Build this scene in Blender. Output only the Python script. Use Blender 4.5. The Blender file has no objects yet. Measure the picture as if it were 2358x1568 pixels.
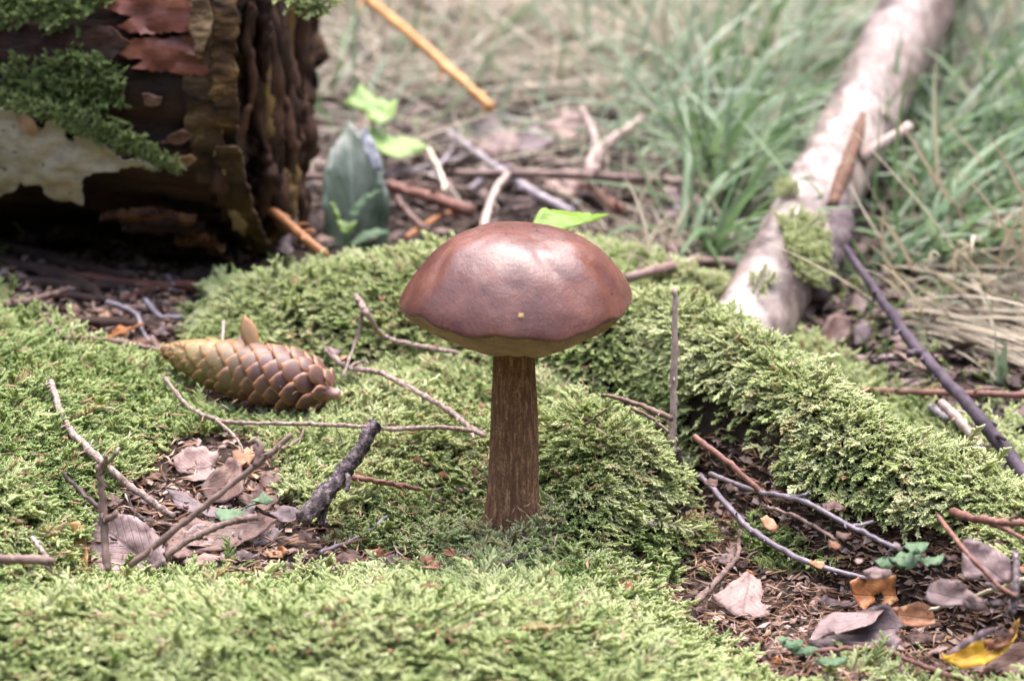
import bpy, bmesh, math, random
import numpy as np
from mathutils import Vector, Matrix, noise
from mathutils.bvhtree import BVHTree
from mathutils.geometry import delaunay_2d_cdt

R = math.radians
scene = bpy.context.scene
COL = scene.collection
random.seed(7)
rng = np.random.default_rng(7)

# ------------------------------------------------------------------ camera
PITCH = R(16.0); DIST = 1.14
CAMP = Vector((0.0, -DIST * math.cos(PITCH), 0.10 + DIST * math.sin(PITCH)))
cam_d = bpy.data.cameras.new('camera')
cam = bpy.data.objects.new('camera', cam_d); COL.objects.link(cam)
cam.location = CAMP
cam.rotation_euler = (R(90) - PITCH, 0, 0)
cam_d.lens = 50.0; cam_d.sensor_width = 23.6
cam_d.clip_start = 0.02; cam_d.clip_end = 200
cam_d.dof.use_dof = True; cam_d.dof.focus_distance = 1.15; cam_d.dof.aperture_fstop = 4.5
scene.camera = cam

# ------------------------------------------------------------------ sky, sun, exposure
SUN_EL, SUN_AZ = R(76), R(20)             # sun behind the mushroom, a little to the right
world = bpy.data.worlds.new('World'); scene.world = world; world.use_nodes = True
wn = world.node_tree; wn.nodes.clear()
sky = wn.nodes.new('ShaderNodeTexSky'); sky.sky_type = 'NISHITA'; sky.sun_disc = False
sky.sun_elevation = SUN_EL; sky.sun_rotation = SUN_AZ
sky.dust_density = 5.0; sky.air_density = 1.0; sky.ozone_density = 1.0
bg = wn.nodes.new('ShaderNodeBackground'); bg.inputs['Strength'].default_value = 0.15
wo = wn.nodes.new('ShaderNodeOutputWorld')
wn.links.new(sky.outputs[0], bg.inputs[0]); wn.links.new(bg.outputs[0], wo.inputs[0])
sun_d = bpy.data.lights.new('sun', 'SUN'); sun_d.energy = 1.0; sun_d.angle = R(70); sun_d.color = (0.80, 0.88, 1.0)
sun = bpy.data.objects.new('sun', sun_d); COL.objects.link(sun)
sdir = Vector((math.sin(SUN_AZ) * math.cos(SUN_EL), math.cos(SUN_AZ) * math.cos(SUN_EL), math.sin(SUN_EL)))
sun.rotation_euler = sdir.to_track_quat('Z', 'Y').to_euler()
vs = scene.view_settings
vs.view_transform = 'Standard'; vs.look = 'None'; vs.gamma = 1.0; vs.use_curve_mapping = False
vs.exposure = 2.45
scene.render.engine = 'CYCLES'
scene.cycles.use_denoising = True
scene.cycles.max_bounces = 6; scene.cycles.diffuse_bounces = 3; scene.cycles.glossy_bounces = 3
scene.cycles.transmission_bounces = 4; scene.cycles.transparent_max_bounces = 4

# ------------------------------------------------------------------ photo pixel (2358 x 1568) -> ray
PW, PH = 2358.0, 1568.0
FW = Vector((0, math.cos(PITCH), -math.sin(PITCH)))
UPV = Vector((0, math.sin(PITCH), math.cos(PITCH)))
KX = 0.236
def ray(px, py):
    return FW + Vector((1, 0, 0)) * ((px - PW / 2) / (PW / 2) * KX) - UPV * ((py - PH / 2) / (PW / 2) * KX)
def on_y(px, py, Y):
    d = ray(px, py); t = (Y - CAMP.y) / d.y
    return CAMP + d * t
def on_z(px, py, Z):
    d = ray(px, py); t = (Z - CAMP.z) / d.z
    return CAMP + d * t
def pix(p):
    v = Vector(p) - CAMP; t = v.dot(FW)
    return (v.x / t / KX * PW / 2 + PW / 2, PH / 2 - v.dot(UPV) / t / KX * PW / 2)
def msize(p):                               # metres that one photo pixel spans at p
    return (Vector(p) - CAMP).dot(FW) * KX / (PW / 2)
def in_poly(x, y, poly):
    x = np.asarray(x, float); y = np.asarray(y, float); c = np.zeros(x.shape, bool)
    n = len(poly)
    for i in range(n):
        x0, y0 = poly[i]; x1, y1 = poly[i - 1]
        if y0 == y1: continue
        m = (y0 > y) != (y1 > y)
        c ^= m & (x < (x1 - x0) * (y - y0) / (y1 - y0) + x0)
    return c

# ------------------------------------------------------------------ object helpers
def tag(o, label=None, cat=None, group=None, kind=None):
    if label: o['label'] = label
    if cat: o['category'] = cat
    if group: o['group'] = group
    if kind: o['kind'] = kind
    return o
def mesh_of(name, verts, faces, material=None, smooth=True, uv=None, attrs=None):
    me = bpy.data.meshes.new(name)
    me.from_pydata([tuple(v) for v in verts], [], [tuple(f) for f in faces])
    if smooth:
        me.polygons.foreach_set('use_smooth', [True] * len(me.polygons))
    if uv is not None:
        l = me.uv_layers.new(name='UVMap')
        vi = np.empty(len(me.loops), np.int32); me.loops.foreach_get('vertex_index', vi)
        l.data.foreach_set('uv', np.asarray(uv, np.float32)[vi].ravel())
    for k, a in (attrs or {}).items():
        at = me.attributes.new(k, 'FLOAT', 'POINT'); at.data.foreach_set('value', np.asarray(a, np.float32))
    if material: me.materials.append(material)
    me.update()
    return me
def put(name, me, parent=None, loc=None, **k):
    o = bpy.data.objects.new(name, me); COL.objects.link(o)
    if loc is not None: o.location = loc
    if parent: o.parent = parent
    tag(o, **k)
    return o
def empty(name, loc, **k):
    o = bpy.data.objects.new(name, None); COL.objects.link(o); o.location = loc
    o.empty_display_size = 0.02
    tag(o, **k)
    return o
def shifted(verts, base):
    b = Vector(base); return [Vector(v) - b for v in verts]

# ------------------------------------------------------------------ material helpers
def newmat(name):
    m = bpy.data.materials.new(name); m.use_nodes = True
    nt = m.node_tree; nt.nodes.clear()
    out = nt.nodes.new('ShaderNodeOutputMaterial')
    return m, nt, out
class N:
    def __init__(s, nt): s.nt = nt
    def n(s, t, **k):
        nd = s.nt.nodes.new(t)
        for a, b in k.items(): setattr(nd, a, b)
        return nd
    def l(s, a, b): s.nt.links.new(a, b)
    def setin(s, sock, v):
        if hasattr(v, 'is_output') or isinstance(v, bpy.types.NodeSocket): s.l(v, sock)
        else: sock.default_value = v
    def math(s, op, a, b=None, clamp=False):
        nd = s.n('ShaderNodeMath', operation=op, use_clamp=clamp)
        s.setin(nd.inputs[0], a)
        if b is not None: s.setin(nd.inputs[1], b)
        return nd.outputs[0]
    def coords(s, kind='Object', scale=(1, 1, 1), rot=(0, 0, 0)):
        tc = s.n('ShaderNodeTexCoord'); mp = s.n('ShaderNodeMapping')
        mp.inputs['Scale'].default_value = scale; mp.inputs['Rotation'].default_value = rot
        s.l(tc.outputs[kind], mp.inputs['Vector']); return mp.outputs[0]
    def noise(s, vec, scale, detail=4, rough=0.6, dist=0.0):
        nd = s.n('ShaderNodeTexNoise'); nd.inputs['Scale'].default_value = scale
        nd.inputs['Detail'].default_value = detail; nd.inputs['Roughness'].default_value = rough
        nd.inputs['Distortion'].default_value = dist
        s.l(vec, nd.inputs['Vector']); return nd.outputs['Fac']
    def ramp(s, fac, stops):
        nd = s.n('ShaderNodeValToRGB'); e = nd.color_ramp.elements
        while len(e) < len(stops): e.new(0.5)
        for i, (p, c) in enumerate(stops):
            e[i].position = p; e[i].color = (*c, 1) if len(c) == 3 else c
        s.l(fac, nd.inputs[0]); return nd.outputs[0]
    def mix(s, fac, a, b, mode='MIX'):
        nd = s.n('ShaderNodeMix', data_type='RGBA', blend_type=mode)
        s.setin(nd.inputs[0], fac)
        for i, v in ((6, a), (7, b)):
            if isinstance(v, (tuple, list)): nd.inputs[i].default_value = (*v, 1) if len(v) == 3 else v
            else: s.l(v, nd.inputs[i])
        return nd.outputs[2]
    def bump(s, h, strength, dist):
        nd = s.n('ShaderNodeBump'); nd.inputs['Strength'].default_value = strength
        nd.inputs['Distance'].default_value = dist; s.l(h, nd.inputs['Height']); return nd.outputs[0]
    def bsdf(s, col, rough=0.7, normal=None, spec=0.4, sss=0.0, **k):
        b = s.n('ShaderNodeBsdfPrincipled')
        if isinstance(col, (tuple, list)): b.inputs['Base Color'].default_value = (*col, 1)
        else: s.l(col, b.inputs['Base Color'])
        s.setin(b.inputs['Roughness'], rough)
        b.inputs['Specular IOR Level'].default_value = spec
        if normal is not None: s.l(normal, b.inputs['Normal'])
        return b
def simple_mat(name, c1, c2, scale=120, rough=0.75, bump=0.3, dist=0.001, stretch=(1, 1, 1), spec=0.35, c3=None, detail=5, lo=0.35, hi=0.65):
    m, nt, out = newmat(name); g = N(nt)
    v = g.coords('Object', stretch)
    f = g.noise(v, scale, detail, 0.65)
    stops = [(lo, c1), (hi, c2)] if c3 is None else [(lo, c1), ((lo + hi) / 2, c2), (hi, c3)]
    c = g.ramp(f, stops)
    f2 = g.noise(v, scale * 3.1, 3)
    nb = g.bump(f2, bump, dist)
    b = g.bsdf(c, rough, nb, spec); g.l(b.outputs[0], out.inputs[0])
    return m
def foliage_mat(name, col, col2, trans=0.35, rough=0.5, scale=60, spec=0.4, attr=None, tone_stops=None):
    m, nt, out = newmat(name); g = N(nt)
    v = g.coords('Object'); f = g.noise(v, scale, 3)
    c = g.ramp(f, [(0.35, col), (0.65, col2)])
    if attr:
        at = g.n('ShaderNodeAttribute', attribute_name=attr)
        c2 = g.ramp(at.outputs['Fac'], tone_stops); c = g.mix(0.75, c, c2)  # mixes in the colour ramp read from the tone attribute
    b = g.bsdf(c, rough, None, spec)
    t = g.n('ShaderNodeBsdfTranslucent'); g.l(c, t.inputs[0])
    mx = g.n('ShaderNodeMixShader'); mx.inputs[0].default_value = trans
    g.l(b.outputs[0], mx.inputs[1]); g.l(t.outputs[0], mx.inputs[2]); g.l(mx.outputs[0], out.inputs[0])
    return m
# ------------------------------------------------------------------ the forest floor: one sheet, humps and troughs
CTRL = [  # photo pixel and height of the ground there
 (250,1280,.0),(500,1280,-.002),(500,1100,.012),(650,1240,.002),(380,1190,.006),
 (0,760,.060),(60,900,.054),(0,1100,.044),(0,1290,.018),(150,1000,.041),(300,880,.040),(250,1110,.024),(130,1220,.018),(-300,800,.064),(-300,1100,.045),
 (450,930,.026),(700,950,.024),(570,870,.028),(350,790,.036),(650,800,.030),
 (640,1010,.024),(900,900,.033),(1000,1000,.024),(900,1100,.012),(1180,1225,-.010),(1180,1190,-.009),(1000,1230,-.002),(820,1240,.0),
 (1050,850,.036),(1250,850,.044),(1400,900,.044),(1500,985,.038),(1400,1090,.022),(1300,1160,.010),(1470,1110,.012),(1530,1050,.024),(1560,1170,-.020),
 (1700,1040,-.008),(1650,1110,-.012),(1620,1200,-.018),(1500,1260,-.020),(1480,1310,-.020),
 (1280,1260,-.002),(1350,1310,-.002),
 (0,1385,.018),(0,1500,.016),(400,1385,.019),(400,1500,.017),(800,1375,.018),(800,1500,.017),(1200,1400,.010),(1200,1500,.011),(0,1640,.002),(400,1640,.003),(800,1640,.003),(1200,1640,-.004),
 (1380,1400,-.002),(1420,1500,.002),(1530,1520,-.004),(1650,1580,-.014),(1600,1450,-.024),(1700,1530,-.026),(1850,1600,-.028),(1750,1500,-.024),(1800,1560,-.024),(2050,1620,-.032),(2358,1620,-.032),(1560,1380,-.016),
 (1700,1300,-.022),(1850,1220,-.018),(2000,1400,-.026),(2300,1500,-.022),(1780,1450,-.026),(2000,1540,-.018),(2358,1300,-.016),(2358,1560,-.012),(2700,1400,-.01),
 (1000,500,.050),(1000,300,.075),(1400,480,.050),(1700,560,.040),(700,480,.060),(300,600,.052),(100,700,.056),(500,680,.048),
 (2000,900,.008),(2300,1000,.0),(2100,1000,.0),(2200,700,.028),(1900,700,.028),(2200,400,.058),(1800,350,.07),(2700,800,.02),(2700,1000,.0),(-300,600,.06),
]
P3 = np.array([tuple(on_z(*c) - Vector((0, 0, .008))) for c in CTRL] +
              [(x, -.42, -.04) for x in (-.5, -.25, 0)] + [(x, -.085, -.012) for x in (-.20, -.16, -.12, -.08, -.04)] + [(x, -.125, .000) for x in (-.24, -.20, -.16, -.12, -.08, -.04)] + [(.16, -.3, -.02), (.22, -.3, -.034), (.25, -.4, -.02), (.5, -.4, -.02)] +
              [(x, y, .045 + .085 * (y - .45)) for x in (-.9, -.45, 0, .45, .9) for y in (.8, 1.2)] +
              [(.0, .135, .008), (.035, .125, .0), (.065, .115, -.010), (.09, .095, -.018), (.112, .065, -.022), (.125, .105, -.022), (.15, .08, -.022), (-.8, .3, .06), (.8, .3, .02), (-.8, -.2, .05), (.8, -.2, .0)])
def _k(d): return np.sqrt(d * d + 1e-4)
_D = np.linalg.norm(P3[:, None, :2] - P3[None, :, :2], axis=2)
_n = len(P3)
_A = np.zeros((_n + 3, _n + 3)); _A[:_n, :_n] = -_k(_D) + np.eye(_n) * 0.002
_A[:_n, _n] = 1; _A[:_n, _n + 1:] = P3[:, :2]; _A[_n, :_n] = 1; _A[_n + 1:, :_n] = P3[:, :2].T
_w = np.linalg.solve(_A, np.concatenate([P3[:, 2], np.zeros(3)]))
def base_h(X, Y):
    X = np.asarray(X, float); Y = np.asarray(Y, float); sh = X.shape
    q = np.stack([X.ravel(), Y.ravel()], 1); out = np.empty(len(q))
    for i in range(0, len(q), 8000):
        d = np.linalg.norm(q[i:i + 8000, None, :] - P3[None, :, :2], axis=2)
        out[i:i + 8000] = -_k(d) @ _w[:_n] + _w[_n] + q[i:i + 8000] @ _w[_n + 1:]
    out = out.reshape(sh)
    far = .055 + .075 * (Y - .45)
    far = np.where(Y > 5, .055 + .075 * 4.55 + (Y - 5) * .02, far)
    far = np.where(Y < 0, .01 + 0 * Y, far)
    w = np.clip((np.maximum(np.abs(X) - .75, 0) + np.maximum(Y - 1.0, 0) + np.maximum(-.42 - Y, 0)) / .35, 0, 1)
    w = w * w * (3 - 2 * w)
    return out * (1 - w) + far * w
RIDGES = [  # crest pixel + height, half width
 dict(id=1, pts=[(420,765,.040),(520,700,.058),(620,632,.072),(760,600,.080),(900,578,.085),(1050,556,.086),(1200,556,.08),(1360,566,.066)], w=.070, p=.75),
 dict(id=2, pts=[(1180,720,.056),(1400,690,.072),(1550,672,.078),(1650,712,.076),(1800,790,.070),(1950,905,.060),(2150,1020,.047),(2358,1140,.036),(2650,1300,.026)], w=.041, p=.48),
 dict(id=3, pts=[(1330,535,.064),(1480,550,.070),(1620,600,.060)], w=.030, p=.7),
]
for r_ in RIDGES:
    r_['xyz'] = np.array([tuple(on_z(*c)) for c in r_['pts']])
def ridge_h(r_, X, Y):
    best = np.full(X.shape, 1e9); zt = np.zeros(X.shape)
    P = r_['xyz']
    for a, b in zip(P[:-1], P[1:]):
        ab = b[:2] - a[:2]; t = np.clip(((X - a[0]) * ab[0] + (Y - a[1]) * ab[1]) / (ab @ ab), 0, 1)
        d = np.hypot(X - a[0] - t * ab[0], Y - a[1] - t * ab[1])
        m = d < best
        zt = np.where(m, a[2] + t * (b[2] - a[2]), zt); best = np.where(m, d, best)
    return best, zt
def nz(X, Y, s, seed):
    f = np.vectorize(lambda x, y: noise.noise((x * s, y * s, seed)))
    return f(X, Y)
def terrain(X, Y):
    g = base_h(X, Y); H = g.copy(); rid = np.zeros(X.shape, int)
    for r_ in RIDGES:
        d, zt = ridge_h(r_, X, Y)
        wob = nz(X, Y, 14, 3.3 + r_['id']) * .012
        t = np.clip(1 - ((d + wob) / r_['w']) ** 2, 0, 1) ** r_['p']
        h = g + np.maximum(zt - (.009 if r_['id'] == 2 else .013) - g, 0) * t
        m = h > H + .002
        H = np.maximum(H, h); rid = np.where(m & (t > (.68 if r_['id'] == 2 else .08)), r_['id'], rid)
    H = H + nz(X, Y, 30, 1.0) * .0035 + nz(X, Y, 75, 2.0) * .0018
    return H, rid
def lines(segs):
    out = []
    for a, b, s in segs:
        out += list(np.arange(a, b - 1e-9, s))
    return np.array(out + [segs[-1][1]])
xs = lines([(-60, -10, 10), (-10, -2, 1.0), (-2, -.7, .1), (-.7, .7, .005), (.7, 2, .1), (2, 10, 1.0), (10, 60, 10)])
ys = lines([(-30, -3, 6), (-3, -.45, .25), (-.45, .6, .005), (.6, 1.6, .02), (1.6, 4, .15), (4, 12, 1), (12, 90, 12)])
GX, GY = np.meshgrid(xs, ys)
GZ, GID = terrain(GX, GY)
nx, ny = len(xs), len(ys)
tverts = np.stack([GX.ravel(), GY.ravel(), GZ.ravel()], 1)
ii, jj = np.meshgrid(np.arange(nx - 1), np.arange(ny - 1))
a_ = (jj * nx + ii).ravel()
tfaces = np.stack([a_, a_ + 1, a_ + nx + 1, a_ + nx], 1)
BVH = BVHTree.FromPolygons([tuple(v) for v in tverts], [tuple(int(k) for k in f) for f in tfaces])
def gz(x, y):
    h = BVH.ray_cast(Vector((x, y, 5)), Vector((0, 0, -1)))[0]
    return h.z
def hit(px, py, lift=0.0):
    d = ray(px, py).normalized()
    h, n, i, t = BVH.ray_cast(CAMP, d)
    p = h
    for k in range(3):                       # back off along the ray until the point stands `lift` above the ground
        e = lift - (p.z - gz(p.x, p.y))
        p = p - d * (e / max(.18, -d.z + .12))
    return p
# soil
m, nt, out = newmat('forest soil'); g = N(nt)
v = g.coords('Object'); f = g.noise(v, 30, 8, .7); f2 = g.noise(v, 260, 6, .7)
c = g.ramp(f2, [(.3, (.012, .008, .007)), (.5, (.035, .022, .018)), (.72, (.10, .062, .048))])
c = g.mix(g.math('MULTIPLY', f, .5), c, (.06, .045, .03))
nb = g.bump(f2, .8, .004)
b = g.bsdf(c, .9, nb, .2); g.l(b.outputs[0], out.inputs[0]); SOIL = m
me = mesh_of('forest_floor', tverts, tfaces, SOIL)
put('forest_floor', me, kind='structure', label='dark forest floor of soil and humus under moss and litter')
# ------------------------------------------------------------------ moss: feathery shoots set on points
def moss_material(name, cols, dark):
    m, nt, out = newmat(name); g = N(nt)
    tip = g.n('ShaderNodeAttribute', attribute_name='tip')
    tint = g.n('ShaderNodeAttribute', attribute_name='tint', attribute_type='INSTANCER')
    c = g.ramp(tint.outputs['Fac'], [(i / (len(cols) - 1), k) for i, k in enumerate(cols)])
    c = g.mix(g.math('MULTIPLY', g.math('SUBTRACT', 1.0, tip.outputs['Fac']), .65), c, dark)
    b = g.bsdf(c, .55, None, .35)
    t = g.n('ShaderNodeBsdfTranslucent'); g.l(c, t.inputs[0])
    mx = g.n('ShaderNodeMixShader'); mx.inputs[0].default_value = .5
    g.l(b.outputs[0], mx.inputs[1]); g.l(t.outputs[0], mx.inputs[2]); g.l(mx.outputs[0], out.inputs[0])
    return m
MOSS_COLS = [(.12, .19, .055), (.34, .45, .16), (.55, .61, .29), (.64, .67, .40), (.46, .35, .17)]
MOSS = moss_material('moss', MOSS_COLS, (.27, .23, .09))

def shoot_mesh(seed, length=.0140, nb=20, spread=1.1, thick=.00056):
    r = random.Random(seed); V = []; F = []; T = []
    def spindle(p, d, L, rad, t0, t1, bend):
        d = d.normalized(); s = d.orthogonal().normalized(); u = d.cross(s)
        rings = [(0, .5), (.40, 1.0), (.82, .82)]
        k0 = len(V)
        for f, w in rings:
            q = p + d * (L * f) + bend * (f * f * L)
            for a in range(4):
                an = a * math.pi / 2 + .4
                V.append(q + (s * math.cos(an) + u * math.sin(an)) * rad * w); T.append(t0 + (t1 - t0) * f)
        V.append(p + d * L + bend * L); T.append(t1)
        for k in range(len(rings) - 1):
            for a in range(4):
                F.append((k0 + k * 4 + a, k0 + k * 4 + (a + 1) % 4, k0 + k * 4 + 4 + (a + 1) % 4, k0 + k * 4 + 4 + a))
        e = k0 + (len(rings) - 1) * 4
        for a in range(4): F.append((e + a, e + (a + 1) % 4, k0 + len(rings) * 4))
    # stem arches over towards +x, branches on both sides in its plane
    arch = r.uniform(.35, .8)
    def stem(f): return Vector((length * arch * f * f, length * .10 * math.sin(3 * f + seed), length * f * (1 - .25 * f * arch)))
    prev = stem(0)
    for k in range(1, 5):
        q = stem(k / 4); spindle(prev, q - prev, (q - prev).length * 1.15, thick * .8, .1 + .2 * (k - 1), .1 + .22 * k, Vector((0, 0, 0))); prev = q
    for i in range(nb):
        f = .22 + .78 * (i + r.random() * .6) / nb
        p = stem(f); t = (stem(min(1, f + .05)) - stem(f - .05)).normalized()
        side = 1 if i % 2 else -1
        s = (Vector((0, side, 0)) + Vector((r.uniform(-.5, .5), 0, r.uniform(-.3, .5)))).normalized()
        d = t * r.uniform(.55, 1.0) + s * spread * (1.0 - .5 * f)
        L = length * r.uniform(.18, .38) * (1.15 - .6 * f)
        spindle(p, d, L, thick * r.uniform(.85, 1.15), .35 * f + .1, .55 + .45 * f, Vector((r.uniform(-.3, .4), r.uniform(-.35, .35), r.uniform(-.2, .4))))
    return V, F, T
def moss_protos(name, mat, n, **k):
    c = bpy.data.collections.new(name)
    for i in range(n):
        V, F, T = shoot_mesh(100 + i * 7, **k)
        me = mesh_of(name, V, F, mat, True, attrs={'tip': T})
        o = bpy.data.objects.new(name + '_shoot', me); c.objects.link(o)
    return c
PROTO = moss_protos('moss', MOSS, 5)
PROTO_FINE = moss_protos('fine_moss', MOSS, 4, length=.013, nb=18, spread=.75, thick=.00050)

def gn_scatter(name, coll):
    ng = bpy.data.node_groups.new(name, 'GeometryNodeTree')
    ng.interface.new_socket('Geometry', in_out='INPUT', socket_type='NodeSocketGeometry')
    ng.interface.new_socket('Geometry', in_out='OUTPUT', socket_type='NodeSocketGeometry')
    n = ng.nodes; L = ng.links
    gi = n.new('NodeGroupInput'); go = n.new('NodeGroupOutput')
    ci = n.new('GeometryNodeCollectionInfo'); ci.inputs['Collection'].default_value = coll
    ci.inputs['Separate Children'].default_value = True; ci.inputs['Reset Children'].default_value = True
    ip = n.new('GeometryNodeInstanceOnPoints'); ip.inputs['Pick Instance'].default_value = True
    def att(nm, t):
        a = n.new('GeometryNodeInputNamedAttribute'); a.data_type = t; a.inputs['Name'].default_value = nm
        return a.outputs['Attribute']
    L.new(gi.outputs[0], ip.inputs['Points']); L.new(ci.outputs[0], ip.inputs['Instance'])
    L.new(att('idx', 'INT'), ip.inputs['Instance Index'])
    e2r = n.new('FunctionNodeEulerToRotation'); L.new(att('rot', 'FLOAT_VECTOR'), e2r.inputs[0])
    L.new(e2r.outputs[0], ip.inputs['Rotation'])
    L.new(att('scl', 'FLOAT'), ip.inputs['Scale'])
    L.new(ip.outputs[0], go.inputs[0])
    return ng
for o_ in PROTO_FINE.objects: PROTO.objects.link(o_)
GN_MOSS = gn_scatter('moss_scatter', PROTO)
GN_FINE = gn_scatter('fine_moss_scatter', PROTO_FINE)

def scatter_object(name, pos, dirs, lean, scl, tint, ng, nvar, parent=None, **k):
    """pos: points; dirs: growth directions; lean: direction that the arch leans to"""
    n = len(pos)
    z = dirs / np.linalg.norm(dirs, axis=1)[:, None]
    x = lean - z * (lean * z).sum(1)[:, None]
    x /= np.maximum(np.linalg.norm(x, axis=1), 1e-6)[:, None]
    y = np.cross(z, x)
    # euler XYZ from the rotation matrix with columns x, y, z
    ry = np.arcsin(np.clip(-x[:, 2], -1, 1)); rx = np.arctan2(y[:, 2], z[:, 2]); rz = np.arctan2(x[:, 1], x[:, 0])
    me = bpy.data.meshes.new(name); me.vertices.add(n)
    me.vertices.foreach_set('co', pos.astype(np.float32).ravel())
    me.attributes.new('rot', 'FLOAT_VECTOR', 'POINT').data.foreach_set('vector', np.stack([rx, ry, rz], 1).astype(np.float32).ravel())
    me.attributes.new('scl', 'FLOAT', 'POINT').data.foreach_set('value', scl.astype(np.float32))
    me.attributes.new('tint', 'FLOAT', 'POINT').data.foreach_set('value', np.clip(tint, 0, 1).astype(np.float32))
    me.attributes.new('idx', 'INT', 'POINT').data.foreach_set('value', rng.integers(0, nvar, n).astype(np.int32))
    o = put(name, me, parent, **k)
    md = o.modifiers.new('scatter', 'NODES'); md.node_group = ng
    return o

# regions (photo pixels) where litter, not moss, covers the ground
LITTER = [
 [(160,1330),(175,1210),(240,1150),(340,1060),(400,1010),(500,1000),(640,1010),(640,1070),(640,1140),(720,1190),(800,1215),(760,1260),(900,1270),(1090,1300),(1040,1320),(820,1335),(400,1340)],
 [(60,745),(420,740),(560,790),(760,790),(800,830),(780,905),(720,965),(560,985),(460,950),(350,850),(200,790)],
 [(0,560),(640,560),(520,700),(420,770),(100,760),(0,720)],
]
RIGHT = [(1640,990),(1585,1090),(1500,1200),(1375,1240),(1400,1310),(1470,1365),(1530,1420),(1610,1475),(1700,1530),(1780,1600),(2500,1600),(2500,1290),(2358,1250),(2150,1215),(1960,1175),(1850,1120),(1760,1050)]
BACKG = [(0,0),(0,560),(640,570),(760,585),(900,560),(1050,530),(1400,560),(1480,610),(1640,660),(1800,735),(1950,845),(2150,955),(2358,1070),(2600,1200),(2600,0)]

sel = (np.abs(GX) < .42) & (GY > -.36) & (GY < .42)
fm = sel[:-1, :-1] & sel[1:, 1:]
J, I = np.nonzero(fm)
V00 = np.stack([GX[J, I], GY[J, I], GZ[J, I]], 1); V10 = np.stack([GX[J, I + 1], GY[J, I + 1], GZ[J, I + 1]], 1)
V01 = np.stack([GX[J + 1, I], GY[J + 1, I], GZ[J + 1, I]], 1); V11 = np.stack([GX[J + 1, I + 1], GY[J + 1, I + 1], GZ[J + 1, I + 1]], 1)
nrm = np.cross(V11 - V00, V01 - V10); area = np.linalg.norm(nrm, axis=1) / 2; nrm = nrm / (2 * area[:, None])
prob = area / area.sum()
NP = 175000
pick = rng.choice(len(area), NP, p=prob)
u, v_ = rng.random((2, NP, 1))
mp = V00[pick] * (1 - u) * (1 - v_) + V10[pick] * u * (1 - v_) + V01[pick] * (1 - u) * v_ + V11[pick] * u * v_
mn = nrm[pick]; mid = GID[J[pick], I[pick]]
px_, py_ = np.array([pix(p) for p in mp]).T
inframe = (px_ > -250) & (px_ < 2600) & (py_ < 1760)
lit = np.zeros(NP, bool)
jx = px_ + rng.normal(0, 14, NP); jy = py_ + rng.normal(0, 9, NP)
for pl in LITTER: lit |= in_poly(jx, jy, pl)
right = in_poly(jx, jy, RIGHT) & (mid == 0)
backg = (mp[:, 1] > .16) & (mid == 0) & (in_poly(jx, jy, BACKG) | (mp[:, 1] > .3))
patch = np.array([noise.noise((p[0] * 22, p[1] * 22, 9.1)) for p in mp])
patch2 = np.array([noise.noise((p[0] * 60, p[1] * 60, 4.1)) for p in mp])
keep = inframe & ~(lit & (mid == 0))
Z6 = [[(1420,1240),(1620,1190),(1760,1200),(1900,1260),(1950,1300),(1800,1320),(1700,1300),(1640,1330),(1520,1370)], [(1950,1525),(2120,1530),(2150,1600),(1860,1600)]]
z6 = in_poly(jx, jy, Z6[0]) | in_poly(jx, jy, Z6[1])
keep &= ~(right & ~(z6 & (rng.random(NP) < np.where(jy > 1500, .22, .75)) & (patch + .5 * patch2 > -.15)))
keep &= ~(backg & (rng.random(NP) > .05))
# region of every shoot
HOLLOW = [(1570,930),(1630,880),(1720,930),(1850,1010),(1990,1110),(2060,1190),(2040,1240),(1800,1180),(1600,1110)]
keep &= ~((mp[:, 1] > .03) & in_poly(jx, jy, HOLLOW) & (rng.random(NP) < .9))
reg = np.where(mid == 1, 1, np.where(mid == 2, 2, np.where(mid == 3, 3, 0)))
fore = (mid == 0) & (mp[:, 1] < -.075)
left = (mid == 0) & (mp[:, 0] < -.145) & ~fore
reg = np.where(fore, 4, np.where(left, 5, np.where(right & (mid == 0), 6, reg)))
REGS = {
 0: ('moss_cushion', 'yellow green feather moss mound around the mushroom stem', .50, 1.0),
 1: ('mossy_ridge', 'moss covered ridge between rotten log and spruce cone', .52, 1.05),
 2: ('mossy_root', 'thick moss covering the raised root that runs from mushroom cap to purple twig', .58, 1.0),
 3: ('moss_patch', 'small soft moss patch behind the green pointed leaf', .62, .9),
 4: ('moss_bank', 'pale green moss bank in front of the brown leaf litter', .47, 1.1),
 5: ('moss_slope', 'bright green moss slope beside the spruce cone below the rotten log', .36, 1.05),
 6: ('ground_moss', 'sparse dark green moss among the litter under the mossy root', .20, .95),
}
def sstep(x, a, b):
    t = np.clip((x - a) / (b - a), 0, 1); return t * t * (3 - 2 * t)
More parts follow.
